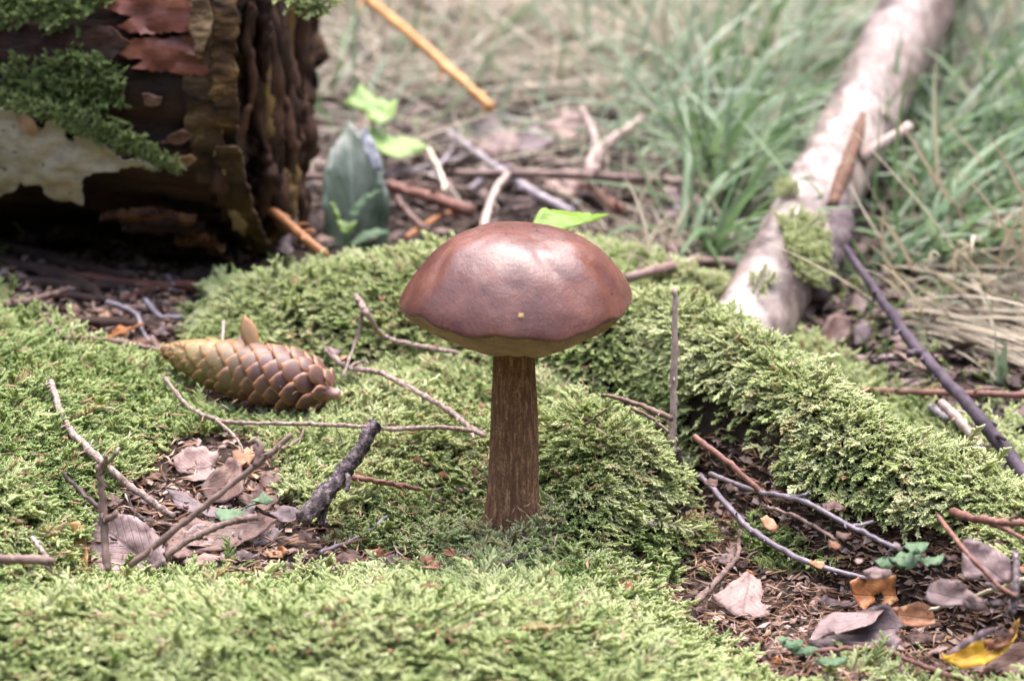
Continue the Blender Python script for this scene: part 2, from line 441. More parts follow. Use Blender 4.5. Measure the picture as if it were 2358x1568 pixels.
for rk, (nm, lab, tm, sc) in REGS.items():
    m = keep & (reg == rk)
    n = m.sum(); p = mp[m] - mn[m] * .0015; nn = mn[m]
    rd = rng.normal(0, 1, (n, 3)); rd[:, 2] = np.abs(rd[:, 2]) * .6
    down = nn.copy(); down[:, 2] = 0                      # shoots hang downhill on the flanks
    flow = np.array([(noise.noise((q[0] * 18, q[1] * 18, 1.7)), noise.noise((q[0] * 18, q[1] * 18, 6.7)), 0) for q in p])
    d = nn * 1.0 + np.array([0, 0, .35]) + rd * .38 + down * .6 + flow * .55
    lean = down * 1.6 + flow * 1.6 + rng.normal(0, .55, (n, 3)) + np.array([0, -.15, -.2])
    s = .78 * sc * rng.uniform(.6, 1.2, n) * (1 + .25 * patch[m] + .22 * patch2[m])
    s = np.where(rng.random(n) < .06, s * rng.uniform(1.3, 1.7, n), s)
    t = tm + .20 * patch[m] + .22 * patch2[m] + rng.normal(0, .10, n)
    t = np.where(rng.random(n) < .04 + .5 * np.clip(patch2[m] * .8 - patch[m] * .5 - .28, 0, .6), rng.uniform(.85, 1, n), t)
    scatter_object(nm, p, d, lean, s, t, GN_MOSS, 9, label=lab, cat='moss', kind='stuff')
    print('moss', nm, n)

# olive sprigs that climb the foot of the mushroom stem
n = 170
th = rng.uniform(math.pi * 1.02, math.pi * 1.98, n); rr0 = rng.uniform(.0135, .026, n)
sx_ = rr0 * np.cos(th); sy_ = rr0 * np.sin(th)
sz_ = np.array([gz(x, y) for x, y in zip(sx_, sy_)])
scatter_object('moss_sprigs', np.stack([sx_, sy_, sz_], 1), np.stack([rng.normal(0, .35, n), rng.normal(.1, .25, n), np.ones(n)], 1), rng.normal(0, 1, (n, 3)), rng.uniform(.7, 1.35, n), rng.normal(.80, .14, n), GN_MOSS, 9, label='olive brown moss sprigs growing up the foot of the mushroom stem', cat='moss', kind='stuff')
# ------------------------------------------------------------------ the mushroom
RIM_Z = .1215; RC = .0602
MUSH = empty('mushroom', (0, 0, 0), label='brown capped bolete mushroom with thick speckled stem standing in the moss', cat='mushroom')
def lathe(fn, nth, rows, closed_top=True):
    V = []; F = []
    for i in range(rows):
        for k in range(nth):
            V.append(fn(i / (rows - 1), 2 * math.pi * k / nth))
    for i in range(rows - 1):
        for k in range(nth):
            a = i * nth + k; b = i * nth + (k + 1) % nth
            F.append((a, b, b + nth, a + nth))
    return V, F
def angd(a, b): return (a - b + math.pi) % (2 * math.pi) - math.pi
# angle: 0 = right, -pi/2 = towards the camera
DENTS = [(R(-62), .10, .0020, .42, .95), (R(-30), .08, .0026, .66, 1.0), (R(-152), .10, .0030, .68, 1.02), (R(-100), .25, .0012, .5, 1.0), (R(40), .3, .002, .4, 1), (R(160), .3, .002, .4, 1)]
def rim(th):
    r = RC * (1 + .012 * math.sin(2 * th + 1) + .008 * math.sin(5 * th + .4) + .006 * math.sin(9 * th))
    z = .0016 * math.sin(th * 1 - .3) + .0022 * math.sin(3 * th + 2.1) + .0014 * math.sin(7 * th + .6) + .0006 * math.sin(17 * th)
    z += -.0016 * math.exp(-(angd(th, R(-112)) / .38) ** 2) + .0010 * math.exp(-(angd(th, R(-75)) / .2) ** 2)
    return r, RIM_Z + z
CAPX = .0016
PROF = [(0, .0394), (.12, .0393), (.25, .0388), (.40, .0371), (.55, .0334), (.70, .0266), (.82, .0185), (.91, .0110), (.965, .0052), (.993, .0014), (1.0, -.0006), (.985, -.0020), (.955, -.0026), (.90, -.0020)]
def prof(t):
    x = t * (len(PROF) - 1); i = min(int(x), len(PROF) - 2); f = x - i
    g = lambda k: PROF[max(0, min(len(PROF) - 1, k))]
    p0, p1, p2, p3 = g(i - 1), g(i), g(i + 1), g(i + 2)
    return [.5 * (2 * b + (c - a) * f + (2 * a - 5 * b + 4 * c - d) * f * f + (3 * b - a - 3 * c + d) * f ** 3) for a, b, c, d in zip(p0, p1, p2, p3)]
def cap_pt(t, th):
    r_, h = prof(t); r_ = max(r_, 0.0005); rr, rz = rim(th)
    w = min(1, max(0, (r_ - .45) / .55)) ** 1.6
    x = r_ * rr * math.cos(th); y = r_ * rr * math.sin(th)
    z = RIM_Z * (1 - w) + rz * w + h
    for a, wd, dep, r0, r1 in DENTS:
        g_ = math.exp(-(angd(th, a + .12 * math.sin(9 * r_)) / wd) ** 2) * math.exp(-((r_ - (r0 + r1) / 2) / ((r1 - r0) * .55)) ** 2)
        z -= dep * g_ * .35; x -= dep * g_ * math.cos(th) * .4; y -= dep * g_ * math.sin(th) * .4
    e = noise.noise((x * 45, y * 45, z * 45)) * .0005 + noise.noise((x * 120, y * 120, z * 120 + 4)) * .00035
    z += e
    # flattened shoulder right of the crown
    z -= .0022 * math.exp(-(((x - .012) / .012) ** 2 + ((y + .018) / .02) ** 2))
    x += .0010 * (h / .04)
    return Vector((x + CAPX, y, z))
V, F = lathe(cap_pt, 160, 72)
m, nt, out = newmat('bolete cap'); g = N(nt)
v = g.coords('Object'); big = g.noise(v, 38, 5, .6, .4); fine = g.noise(v, 420, 6, .7); mid_ = g.noise(v, 130, 4, .6)
c = g.ramp(big, [(.25, (.070, .030, .026)), (.48, (.118, .050, .038)), (.62, (.165, .069, .047)), (.8, (.215, .096, .062))])
c = g.mix(g.math('MULTIPLY', g.ramp(fine, [(.42, (0, 0, 0)), (.62, (1, 1, 1))]), .30), c, (.105, .034, .030), 'MIX')
# dark bruised streaks that run down the cap
sep = g.n('ShaderNodeSeparateXYZ'); g.l(v, sep.inputs[0])
vs_ = g.coords('Object', (1, 1, .18)); stf = g.noise(vs_, 105, 3, .5, .6)
c = g.mix(g.math('MULTIPLY', g.ramp(stf, [(.62, (0, 0, 0)), (.74, (1, 1, 1))]), .55), c, (.06, .018, .022))
sp = g.n('ShaderNodeTexVoronoi'); sp.inputs['Scale'].default_value = 95; g.l(v, sp.inputs['Vector'])
spm = g.math('LESS_THAN', sp.outputs['Distance'], .065)
c = g.mix(g.math('MULTIPLY', spm, .85), c, (.02, .012, .012))
rgh = g.ramp(mid_, [(.3, (.24,) * 3), (.7, (.36,) * 3)])
nb = g.bump(fine, .4, .0007)
nb2 = g.n('ShaderNodeBump'); nb2.inputs['Strength'].default_value = .18; nb2.inputs['Distance'].default_value = .0015
g.l(mid_, nb2.inputs['Height']); g.l(nb, nb2.inputs['Normal'])
b = g.bsdf(c, rgh, nb2.outputs[0], .42); b.inputs['Coat Weight'].default_value = .0; b.inputs['Coat Roughness'].default_value = .30
g.l(nb2.outputs[0], b.inputs['Coat Normal'])
b.inputs['Subsurface Weight'].default_value = .08; b.inputs['Subsurface Radius'].default_value = (.004, .0015, .0008)
g.l(b.outputs[0], out.inputs[0]); CAPM = m
cap = put('cap', mesh_of('cap', V, F, CAPM), MUSH, label='glossy chestnut brown domed cap')
# pores
def pore_pt(t, th):
    rr, rz = rim(th)
    r_ = .985 * (1 - t) + .13 * t
    d = -.0010 - .0240 * max(0, 1 - (r_ / .985) ** 2) ** .78
    z = rz * r_ + RIM_Z * (1 - r_) + d + noise.noise((r_ * 6 * math.cos(th), r_ * 6 * math.sin(th), 2)) * .0014
    return Vector((r_ * rr * math.cos(th) * 1.0 + CAPX * 1, r_ * rr * math.sin(th), z))
V, F = lathe(pore_pt, 160, 40)
m, nt, out = newmat('pore layer'); g = N(nt)
v = g.coords('Object'); f = g.noise(v, 90, 5, .6); vo = g.n('ShaderNodeTexVoronoi'); vo.inputs['Scale'].default_value = 1100; g.l(v, vo.inputs['Vector'])
c = g.ramp(f, [(.3, (.20, .125, .09)), (.55, (.33, .21, .155)), (.75, (.42, .29, .22))])
c = g.mix(g.math('MULTIPLY', g.ramp(vo.outputs['Distance'], [(.0, (1, 1, 1)), (.4, (0, 0, 0))]), .6), c, (.14, .085, .05))
nb = g.bump(vo.outputs['Distance'], .6, .0008)
b = g.bsdf(c, .8, nb, .2); g.l(b.outputs[0], out.inputs[0])
put('pore_layer', mesh_of('pore_layer', V, F, m), MUSH, label='pale tan pore surface under the cap')
# stem
def stem_pt(t, th):
    z = -.014 + (.1245 + .014 - .012) * t
    r_ = .0146 * (1 - t) ** 1 + .0103 * t + .0014 * math.exp(-((t - .1) / .16) ** 2) - .0004 * math.sin(t * 9)
    if t < .09: r_ *= .72 + .28 * t / .09
    ax = .0022 * (1 - t) * 0 - .0008 + .0016 * t + .0012 * math.sin(t * 3.4)
    r_ += noise.noise((math.cos(th) * 5, math.sin(th) * 5, z * 30)) * .00028 + noise.noise((math.cos(th) * 14, math.sin(th) * 14, z * 60)) * .00018
    return Vector((ax + r_ * math.cos(th), r_ * math.sin(th), z))
V, F = lathe(stem_pt, 120, 90)
m, nt, out = newmat('scabrous stem'); g = N(nt)
vl = g.coords('Object', (1, 1, .14)); f = g.noise(vl, 620, 4, .6); vf = g.coords('Object', (1, 1, .7)); f2 = g.noise(vf, 800, 5, .75); f3 = g.noise(g.coords('Object'), 60, 4)
c = g.ramp(f, [(.36, (.15, .062, .036)), (.52, (.28, .13, .068)), (.66, (.48, .28, .15))])
sep = g.n('ShaderNodeSeparateXYZ'); g.l(g.coords('Object'), sep.inputs[0])
c = g.mix(g.math('MULTIPLY', g.ramp(f3, [(.4, (0, 0, 0)), (.7, (1, 1, 1))]), .3), c, (.18, .09, .055))
fl = g.ramp(f2, [(.46, (0, 0, 0)), (.58, (1, 1, 1))])
c = g.mix(g.math('MULTIPLY', fl, .6), c, (.085, .046, .030))
nb = g.bump(f2, .7, .0006)
b = g.bsdf(c, .8, nb, .25); g.l(b.outputs[0], out.inputs[0])
stemo = put('stem', mesh_of('stem', V, F, m), MUSH, label='tan stem flecked with dark brown scales')
# scabers: raised dark flecks on the stem
V = []; F = []; r = random.Random(3)
for k in range(1600):
    t = r.uniform(.10, .98); th = r.uniform(0, 2 * math.pi)
    p = stem_pt(t, th); q = stem_pt(t, th + .02); up = (stem_pt(min(1, t + .01), th) - p).normalized()
    s = (q - p).normalized(); n_ = s.cross(up); n_ = n_ if n_.dot(Vector((p.x, p.y, 0))) > 0 else -n_
    L = r.uniform(.0005, .0014) * (1.2 - .4 * t); w = r.uniform(.00018, .0004)
    k0 = len(V)
    V += [p - up * L - n_ * .0002, p + s * w, p + up * L - n_ * .0002, p - s * w, p + n_ * r.uniform(.0002, .00045)]
    F += [(k0, k0 + 1, k0 + 4), (k0 + 1, k0 + 2, k0 + 4), (k0 + 2, k0 + 3, k0 + 4), (k0 + 3, k0, k0 + 4)]
put('scales', mesh_of('scales', V, F, simple_mat('stem scales', (.06, .034, .024), (.15, .085, .055), 300)), MUSH, kind='stuff')
# ------------------------------------------------------------------ tubes (twigs, logs)
def catmull(P, n):
    P = [Vector(p) for p in P]; out = []
    if len(P) == 2: P = [P[0], P[0].lerp(P[1], .5), P[1]]
    for i in range(len(P) - 1):
        a, b, c, d = P[max(0, i - 1)], P[i], P[i + 1], P[min(len(P) - 1, i + 2)]
        for k in range(n):
            f = k / n
            out.append(.5 * (2 * b + (c - a) * f + (2 * a - 5 * b + 4 * c - d) * f * f + (3 * b - a - 3 * c + d) * f ** 3))
    out.append(P[-1]); return out
def tube(P, radii, nseg=9, sub=7, rough=.12, freq=1.0, seed=0, knob=0.0, wob=0.0):
    C = catmull(P, sub); n = len(C); V = []; F = []
    if len(radii) == 2: rad = [radii[0] + (radii[1] - radii[0]) * i / (n - 1) for i in range(n)]
    else: rad = list(np.interp(np.linspace(0, 1, n), np.linspace(0, 1, len(radii)), radii))
    C = [c + Vector((noise.noise((i * .6, seed, 1)), noise.noise((i * .6, seed, 2)), noise.noise((i * .6, seed, 3)))) * wob for i, c in enumerate(C)]
    t = (C[1] - C[0]).normalized(); u = t.orthogonal().normalized()
    rr = random.Random(seed)
    for i, c in enumerate(C):
        t = (C[min(n - 1, i + 1)] - C[max(0, i - 1)]).normalized()
        u = (u - t * u.dot(t)).normalized(); w = t.cross(u)
        kb = 1 + (knob * rr.random() if i % 2 else 0)
        for k in range(nseg):
            a = 2 * math.pi * k / nseg
            q = rad[i] * kb * (1 + rough * noise.noise((math.cos(a) * 1.3 * freq + seed, math.sin(a) * 1.3 * freq, i * .45 * freq)) * 1.6)
            V.append(c + (u * math.cos(a) + w * math.sin(a)) * q)
    for i in range(n - 1):
        for k in range(nseg):
            a = i * nseg + k; b = i * nseg + (k + 1) % nseg
            F.append((a, b, b + nseg, a + nseg))
    V += [C[0] - (C[1] - C[0]).normalized() * rad[0] * .25, C[-1] + (C[-1] - C[-2]).normalized() * rad[-1] * .25]
    for k in range(nseg):
        F.append((len(V) - 2, (k + 1) % nseg, k)); F.append((len(V) - 1, (n - 1) * nseg + k, (n - 1) * nseg + (k + 1) % nseg))
    return V, F

# ------------------------------------------------------------------ the rotten log
LR = .145; LTH = R(9)
LA = Vector((math.cos(LTH), -math.sin(LTH), 0))            # axis, towards the broken end
LE = on_y(660, 105, .42)                                    # centre of the broken end
LOG = empty('rotten_log', (LE.x - .2, LE.y + .03, LE.z - LR), label='dark rotten log with peeling pale bark and moss beside the mossy ridge', cat='log')
LB = LOG.location.copy()
LN = Vector((0, 0, 1)); LS = LN.cross(LA)                   # LS points away from the camera
def log_pt(s, a, dr=0.0):                                   # s metres back from the end, a: 0 = camera side, +90 = up
    return LE - LA * s + (-LS * math.cos(a) + LN * math.sin(a)) * (LR + dr)
def log_hit(px, py, dr=0.0):                                # pixel -> point on the log's side
    d = ray(px, py).normalized(); o = CAMP - LE
    dd = d - LA * d.dot(LA); oo = o - LA * o.dot(LA)
    A = dd.dot(dd); B = dd.dot(oo); C_ = oo.dot(oo) - (LR + dr) ** 2
    D = B * B - A * C_
    t = (-B - math.sqrt(max(D, 0))) / A
    p = CAMP + d * t; nn = (p - LE) - LA * (p - LE).dot(LA)
    return p, nn.normalized()
def wood_mat(name, stops, sx=6, sc=60, rough=.75, bump=.8, dist=.003, spec=.3):
    m, nt, out = newmat(name); g = N(nt)
    v = g.coords('Object', (1.0 / sx, 1, 1), (0, 0, LTH)); f = g.noise(v, sc, 7, .65, .3); f2 = g.noise(v, sc * 4, 5, .7)
    big = g.noise(g.coords('Object'), 14, 4)
    s_ = g.math('ADD', g.math('MULTIPLY', f, .7), g.math('MULTIPLY', big, .3))
    c = g.ramp(s_, stops)
    c = g.mix(g.math('MULTIPLY', g.ramp(f2, [(.45, (0, 0, 0)), (.7, (1, 1, 1))]), .5), c, (.010, .007, .006))
    nb = g.bump(g.math('ADD', f, f2), bump, dist)
    b = g.bsdf(c, rough, nb, spec); g.l(b.outputs[0], out.inputs[0]); return m
WOOD_DARK = wood_mat('rotten wood', [(.32, (.006, .004, .004)), (.46, (.020, .010, .007)), (.58, (.060, .024, .014)), (.72, (.14, .055, .030))])
WOOD_RED = wood_mat('red brown wood', [(.34, (.05, .016, .010)), (.5, (.15, .045, .026)), (.62, (.25, .085, .046)), (.78, (.36, .16, .10))], 8, 90, .5, .5, .001)
WOOD_RAW = simple_mat('crumbling wood', (.014, .008, .006), (.05, .026, .016), 45, .9, 1.0, .006, (1, 1, 1.6), .15, (.17, .095, .05), 8, .3, .75)
BARK_CREAM = simple_mat('cream bark', (.020, .012, .008), (.085, .050, .026), 26, .85, .9, .003, (1, 1, 2.0), .15, (.33, .22, .12), 8, .36, .74)
# side of the log
NS, NA = 150, 110
V = []; F = []
L_LEN = .62
for i in range(NS):
    s = L_LEN * (i / (NS - 1)) + .012
    for k in range(NA):
        a = 2 * math.pi * k / NA
        q = log_pt(s, a)
        gr = noise.noise((s * 5, a * 9, 1)) * .006 + noise.noise((s * 10, a * 26, 4)) * .0035 + noise.noise((s * 3, a * 2.2, 8)) * .012
        step = (-.007 if noise.noise((s * 3.5, a * 3.1, 20)) > .12 else 0)
        if s > L_LEN - .02: gr -= .03
        low = max(0, -math.sin(a)) ** 2 * .018                      # hollowed below
        V.append(log_pt(s, a, gr + step - low))
for i in range(NS - 1):
    for k in range(NA):
        a = i * NA + k; b = i * NA + (k + 1) % NA
        F.append((a, b, b + NA, a + NA))
V.append(log_pt(L_LEN, 0, -LR)); F += [(len(V) - 1, (NS - 1) * NA + k, (NS - 1) * NA + (k + 1) % NA) for k in range(NA)]
put('trunk', mesh_of('trunk', shifted(V, LB), F, WOOD_DARK), LOG)
# broken end: rough disc
NRr = 46; V = []; F = []
for i in range(NRr):
    rr = i / (NRr - 1)
    for k in range(NA):
        a = 2 * math.pi * k / NA
        y_, z_ = rr * math.cos(a), rr * math.sin(a)
        h = noise.noise((y_ * 4, z_ * 4, 3)) * .022 + noise.noise((y_ * 13, z_ * 4, 7)) * .014 + noise.noise((y_ * 34, z_ * 9, 7)) * .007
        p = LE + (-LS * y_ + LN * z_) * (LR * (.97 + .07 * noise.noise((math.cos(a) * 3, math.sin(a) * 3, 5)) + .04 * noise.noise((math.cos(a) * 11, math.sin(a) * 11, 5)))) + LA * (h - .006 - .02 * rr ** 6)
        V.append(p)
for i in range(NRr - 1):
    for k in range(NA):
        a = i * NA + k; b = i * NA + (k + 1) % NA
        F.append((a, a + NA, b + NA, b))
put('broken_end', mesh_of('broken_end', shifted(V, LB), F, WOOD_RAW), LOG, label='crumbling brown broken end of the log')
# bark collar round the end
def shell(s0f, s1f, a0, a1, dr, th, na, ns, seed, amp=.004):
    V = []; F = []
    for lay in (0, 1):
        for j in range(ns):
            for k in range(na):
                a = a0 + (a1 - a0) * k / (na - 1); f = j / (ns - 1)
                s = s0f(a) * (1 - f) + s1f(a) * f
                w = noise.noise((s * 30, a * 5, seed)) * amp + noise.noise((s * 90, a * 40, seed + 2)) * amp * .4 + noise.noise((s * 12, a * 14, seed + 5)) * amp * .5
                V.append(log_pt(s, a, dr + w + (th if lay else 0)))
    def idx(l, j, k): return (l * ns + j) * na + k
    for j in range(ns - 1):
        for k in range(na - 1):
            F.append((idx(1, j, k), idx(1, j, k + 1), idx(1, j + 1, k + 1), idx(1, j + 1, k)))
            F.append((idx(0, j, k), idx(0, j + 1, k), idx(0, j + 1, k + 1), idx(0, j, k + 1)))
    for k in range(na - 1):
        for j, fl in ((0, 1), (ns - 1, 0)):
            q = (idx(0, j, k), idx(0, j, k + 1), idx(1, j, k + 1), idx(1, j, k)); F.append(q if fl else q[::-1])
    for j in range(ns - 1):
        for k, fl in ((0, 0), (na - 1, 1)):
            q = (idx(0, j, k), idx(0, j + 1, k), idx(1, j + 1, k), idx(1, j, k)); F.append(q[::-1] if fl else q)
    return V, F
BARK_OCHRE = simple_mat('ochre bark', (.022, .012, .008), (.075, .040, .016), 30, .85, .9, .003, (1, 1, 2.0), .15, (.22, .125, .042), 8, .36, .7)
BARK_DARKB = simple_mat('brown bark', (.012, .008, .006), (.042, .024, .015), 30, .85, .9, .003, (1, 1, 2.0), .15, (.12, .07, .04), 8, .36, .7)
rb = random.Random(8)
for k, (a0, a1, s0, s1, dr, mt) in enumerate([(-62, -18, -.004, .012, .001, 0), (-48, 12, .000, .024, -.004, 2), (-30, 40, .006, .030, .000, 0), (-12, 22, -.006, .010, .004, 1), (14, 60, -.010, .014, .000, 2), (30, 85, .002, .026, .003, 1), (48, 120, -.006, .018, -.002, 2), (5, 34, .012, .022, .006, 0), (70, 130, .004, .028, .002, 0)]):
    V, F = shell(lambda a: s0 + .006 * noise.noise((a * 6, k, 1)) + .003 * noise.noise((a * 18, k, 3)), lambda a: s1 + .006 * noise.noise((a * 6, k, 4)) + .003 * noise.noise((a * 22, k, 9)), R(a0), R(a1), dr - .003, .003, 70, 14, 3 + k, .003)
    put('bark_strip', mesh_of('bark_strip', shifted(V, LB), F, (BARK_CREAM, BARK_OCHRE, BARK_DARKB)[mt]), LOG, label=('cream', 'ochre', 'dark brown')[mt] + ' ragged bark strip at the log end')
WOOD_SPL = [simple_mat('splinter ' + nm_, *cc, 60, .85, .8, .002, (1, 1, .25), .15) for nm_, cc in (('dark', ((.010, .006, .005), (.034, .017, .011))), ('brown', ((.022, .011, .008), (.085, .042, .026))), ('ochre', ((.07, .04, .015), (.20, .12, .045))), ('cream', ((.16, .10, .055), (.36, .26, .16))))]
for k in range(52):
    yy_ = rb.uniform(-.15, 1.0); zt_ = rb.uniform(-.75, 1.0); L_ = rb.uniform(.25, .95)
    pts_ = []
    for q in range(4):
        z2 = zt_ - L_ * q / 3; lim = math.sqrt(max(.02, 1 - min(.98, z2 * z2)))
        y2 = min(yy_, lim * rb.uniform(.95, 1.04)) + rb.uniform(-.02, .02)
        if z2 < -.98: z2 = -.98
        pts_.append(LE + (-LS * y2 + LN * z2) * LR * .99 + LA * (rb.uniform(.002, .012) - (.018 if y2 > .85 * lim else 0)))
    w0 = rb.uniform(.0025, .0075)
    V, F = tube(pts_, [w0 * .3, w0, w0 * .9, w0 * .25], 7, 6, .5, 1.8, 200 + k, .3, .002)
    mi = 3 if (yy_ > .75 and rb.random() < .5) else rb.choice([0, 0, 0, 1, 1, 1, 1, 2])
    put('splinter', mesh_of('splinter', shifted(V, LB), F, WOOD_SPL[mi]), LOG)
# black gap behind the collar is the trunk itself; smooth red plates
def patch_mesh(outline, proj, step, th, jitter=3, seed=0, edge=9):
    r = random.Random(seed); pts = []
    n = len(outline)
    for i in range(n):
        a, b = outline[i], outline[(i + 1) % n]
        L = math.hypot(b[0] - a[0], b[1] - a[1]); k = max(1, int(L / edge))
        for q in range(k):
            f = q / k; j = jitter if q else 0
            pts.append(Vector((a[0] + (b[0] - a[0]) * f + r.uniform(-j, j), a[1] + (b[1] - a[1]) * f + r.uniform(-j, j))))
    nb_ = len(pts); xs_ = [p.x for p in pts]; ys_ = [p.y for p in pts]
    gx, gy = np.meshgrid(np.arange(min(xs_), max(xs_), step), np.arange(min(ys_), max(ys_), step))
    gx = gx.ravel() + rng.uniform(-step * .2, step * .2, gx.size); gy = gy.ravel() + rng.uniform(-step * .2, step * .2, gy.size)
    ins = in_poly(gx, gy, [(p.x, p.y) for p in pts])
    bp = np.array([(p.x, p.y) for p in pts])
    for x, y in zip(gx[ins], gy[ins]):
        if np.min(np.hypot(bp[:, 0] - x, bp[:, 1] - y)) > step * .45: pts.append(Vector((x, y)))
    vv, ee, ff, *_ = delaunay_2d_cdt(pts, [(i, (i + 1) % nb_) for i in range(nb_)], [], 1, 1e-4)
    top = [proj(v.x, v.y) for v in vv]
    V = [p for p, n_ in top] + [p - n_ * th for p, n_ in top]; m_ = len(top)
    F = []
    cnt = {}
    for f in ff:
        f = list(f)
        nrm_ = (top[f[1]][0] - top[f[0]][0]).cross(top[f[2]][0] - top[f[0]][0])
        if nrm_.dot(top[f[0]][1]) < 0: f = f[::-1]
        F.append(tuple(f)); F.append(tuple(x + m_ for x in f[::-1]))
        for i in range(len(f)):
            cnt[(f[i], f[(i + 1) % len(f)])] = 1
    for (a, b) in list(cnt):
        if (b, a) not in cnt: F.append((b, a, a + m_, b + m_))
    return V, F, [(v.x, v.y) for v in vv]
def log_proj(dr, curl=None, seed=1):
    def f(px, py):
        p, n_ = log_hit(px, py, dr)
        e = noise.noise((px * .02, py * .05, seed)) * .004 + noise.noise((px * .006, py * .006, seed)) * .005
        if curl: e += curl(px, py)
        return p + n_ * e, n_
    return f
def log_patch(name, outline, mat_, dr, th, label=None, curl=None, seed=1, jitter=4, step=16):
    V, F, _ = patch_mesh(outline, log_proj(dr, curl, seed), step, th, jitter, seed)
    o = put(name, mesh_of(name, shifted(V, LB), F, mat_), LOG, label=label)
    md = o.modifiers.new('edge', 'EDGE_SPLIT'); md.split_angle = R(50)
    return o
m, nt, out = newmat('white birch bark'); g = N(nt)
v = g.coords('Object', (.25, 1, 1)); f = g.noise(v, 240, 6, .65); v2 = g.coords('Object'); f2 = g.noise(v2, 50, 6, .6); vd = g.coords('Object', (.35, 1, 1)); f3 = g.noise(vd, 190, 2)
c = g.ramp(f2, [(.3, (.33, .26, .19)), (.48, (.50, .44, .36)), (.60, (.44, .36, .26)), (.74, (.42, .24, .12))])
c = g.mix(g.math('MULTIPLY', g.ramp(f, [(.4, (1, 1, 1)), (.55, (0, 0, 0))]), .45), c, (.22, .19, .17))
c = g.mix(g.ramp(f3, [(.66, (0, 0, 0)), (.70, (1, 1, 1))]), c, (.03, .022, .018))
nb = g.bump(f, .5, .0008); b = g.bsdf(c, .75, nb, .3); g.l(b.outputs[0], out.inputs[0]); BARK_WHITE = m
log_patch('bark_flake', [(-60,270),(0,250),(40,256),(62,268),(85,292),(98,300),(103,282),(122,270),(140,282),(150,318),(168,330),(174,302),(196,305),(206,330),(240,342),(262,346),(264,366),(318,370),(340,380),(362,396),(332,392),(300,388),(262,394),(215,394),(192,410),(188,440),(194,466),(150,470),(110,452),(92,430),(72,424),(45,418),(36,438),(0,456),(-60,440)], BARK_WHITE, .010, .002, 'torn pale grey white bark flake', None, 3, 4, 14)
log_patch('bark_flake', [(35,262),(60,255),(82,280),(90,305),(70,318),(45,300)], simple_mat('tan bark', (.30, .16, .09), (.46, .30, .19), 120), .014, .002, 'small tan bark flake', None, 5)
log_patch('wood_plate', [(200,-20),(428,-20),(446,30),(460,72),(390,76),(300,78),(270,60),(310,40),(230,22)], WOOD_RED, .002, .006, 'smooth red brown wood plate', None, 7)
log_patch('wood_plate', [(280,100),(330,88),(460,82),(476,150),(484,176),(430,172),(360,165),(300,158),(330,140),(260,124)], WOOD_RED, .002, .006, None, None, 9)
log_patch('wood_plate', [(-40,60),(250,60),(300,96),(270,130),(100,150),(-40,150)], WOOD_DARK, .003, .005, None, None, 11)
log_patch('wood_plate', [(330,215),(372,225),(365,245),(335,240)], simple_mat('pale chip', (.10, .05, .04), (.22, .12, .09), 150), .002, .003, None, None, 12)
log_patch('wood_plate', [(370,330),(420,300),(445,315),(410,335)], simple_mat('pink chip', (.10, .05, .04), (.20, .10, .07), 150), .002, .003, None, None, 13)
log_patch('wood_plate', [(390,370),(440,358),(450,372),(420,388)], simple_mat('tan chip', (.16, .08, .04), (.30, .16, .08), 150), .006, .003, None, None, 14)
CHIP = simple_mat('orange wood fibre', (.03, .014, .010), (.12, .05, .025), 140, .7, .6, .001, (.3, 1, 1), .3, (.30, .14, .05))
for k, (ox, oy, w, h) in enumerate([(60,560,160,26),(250,500,200,18),(300,525,170,16),(100,610,190,24),(330,590,150,20),(20,640,120,26),(240,640,180,22),(420,560,100,18)]):
    log_patch('splinter', [(ox - 20, oy), (ox + w * .4, oy - h * .5), (ox + w, oy - h * .2 + 12), (ox + w * .9, oy + h * .4 + 12), (ox + w * .3, oy + h * .6), (ox, oy + h * .4)], CHIP if k % 2 else WOOD_DARK, .003 + .003 * (k % 3), .006, None, None, 30 + k, 5)
# moss on the log
MOSS_LOG = MOSS
def log_moss(name, polys, n, dr, spike, tm, sc, label):
    pos = []; nn = []
    r = random.Random(hash(name) % 1000 + n)
    for pl in polys:
        x0, x1 = min(p[0] for p in pl), max(p[0] for p in pl); y0, y1 = min(p[1] for p in pl), max(p[1] for p in pl)
        k = 0; want = n // len(polys)
        while k < want:
            x, y = r.uniform(x0, x1), r.uniform(y0, y1)
            if in_poly(np.array([x]), np.array([y]), pl)[0]:
                p, q = log_hit(x, y, dr); pos.append(p - LB); nn.append(q); k += 1
    pos = np.array([tuple(p) for p in pos]); nn = np.array([tuple(p) for p in nn]); q = len(pos)
    d = nn + rng.normal(0, spike, (q, 3)) + np.array([0.1, 0, .3])
    scatter_object(name, pos, d, rng.normal(0, 1, (q, 3)), sc * rng.uniform(.6, 1.2, q), tm + rng.normal(0, .08, q), GN_FINE, 4, LOG, kind='stuff', label=label)
log_moss('moss_tuft', [[(70,185),(110,140),(170,120),(240,130),(290,175),(285,225),(240,262),(180,268),(110,235),(60,215)]], 480, .003, .55, .13, .78, 'dark green spiky moss tuft on the log')
log_moss('moss_tuft', [[(-40,-20),(230,-20),(260,5),(200,40),(140,66),(60,50),(-40,90)]], 520, .003, .55, .15, .78, None)
log_moss('moss_strip', [[(-40,205),(60,222),(140,238),(240,268),(330,318),(400,362),(425,376),(420,392),(370,384),(300,352),(230,330),(150,300),(110,270),(40,258),(-40,240)]], 1000, .011, .4, .30, .5, 'bright green moss strip above the pale bark')
log_moss('moss_tuft', [[(20,170),(50,130),(60,200),(20,215)]], 40, .004, .5, .1, .8, None)
log_moss('moss_tuft', [[(640,-10),(760,-10),(765,20),(700,30)]], 90, -.02, .5, .4, .9, None)

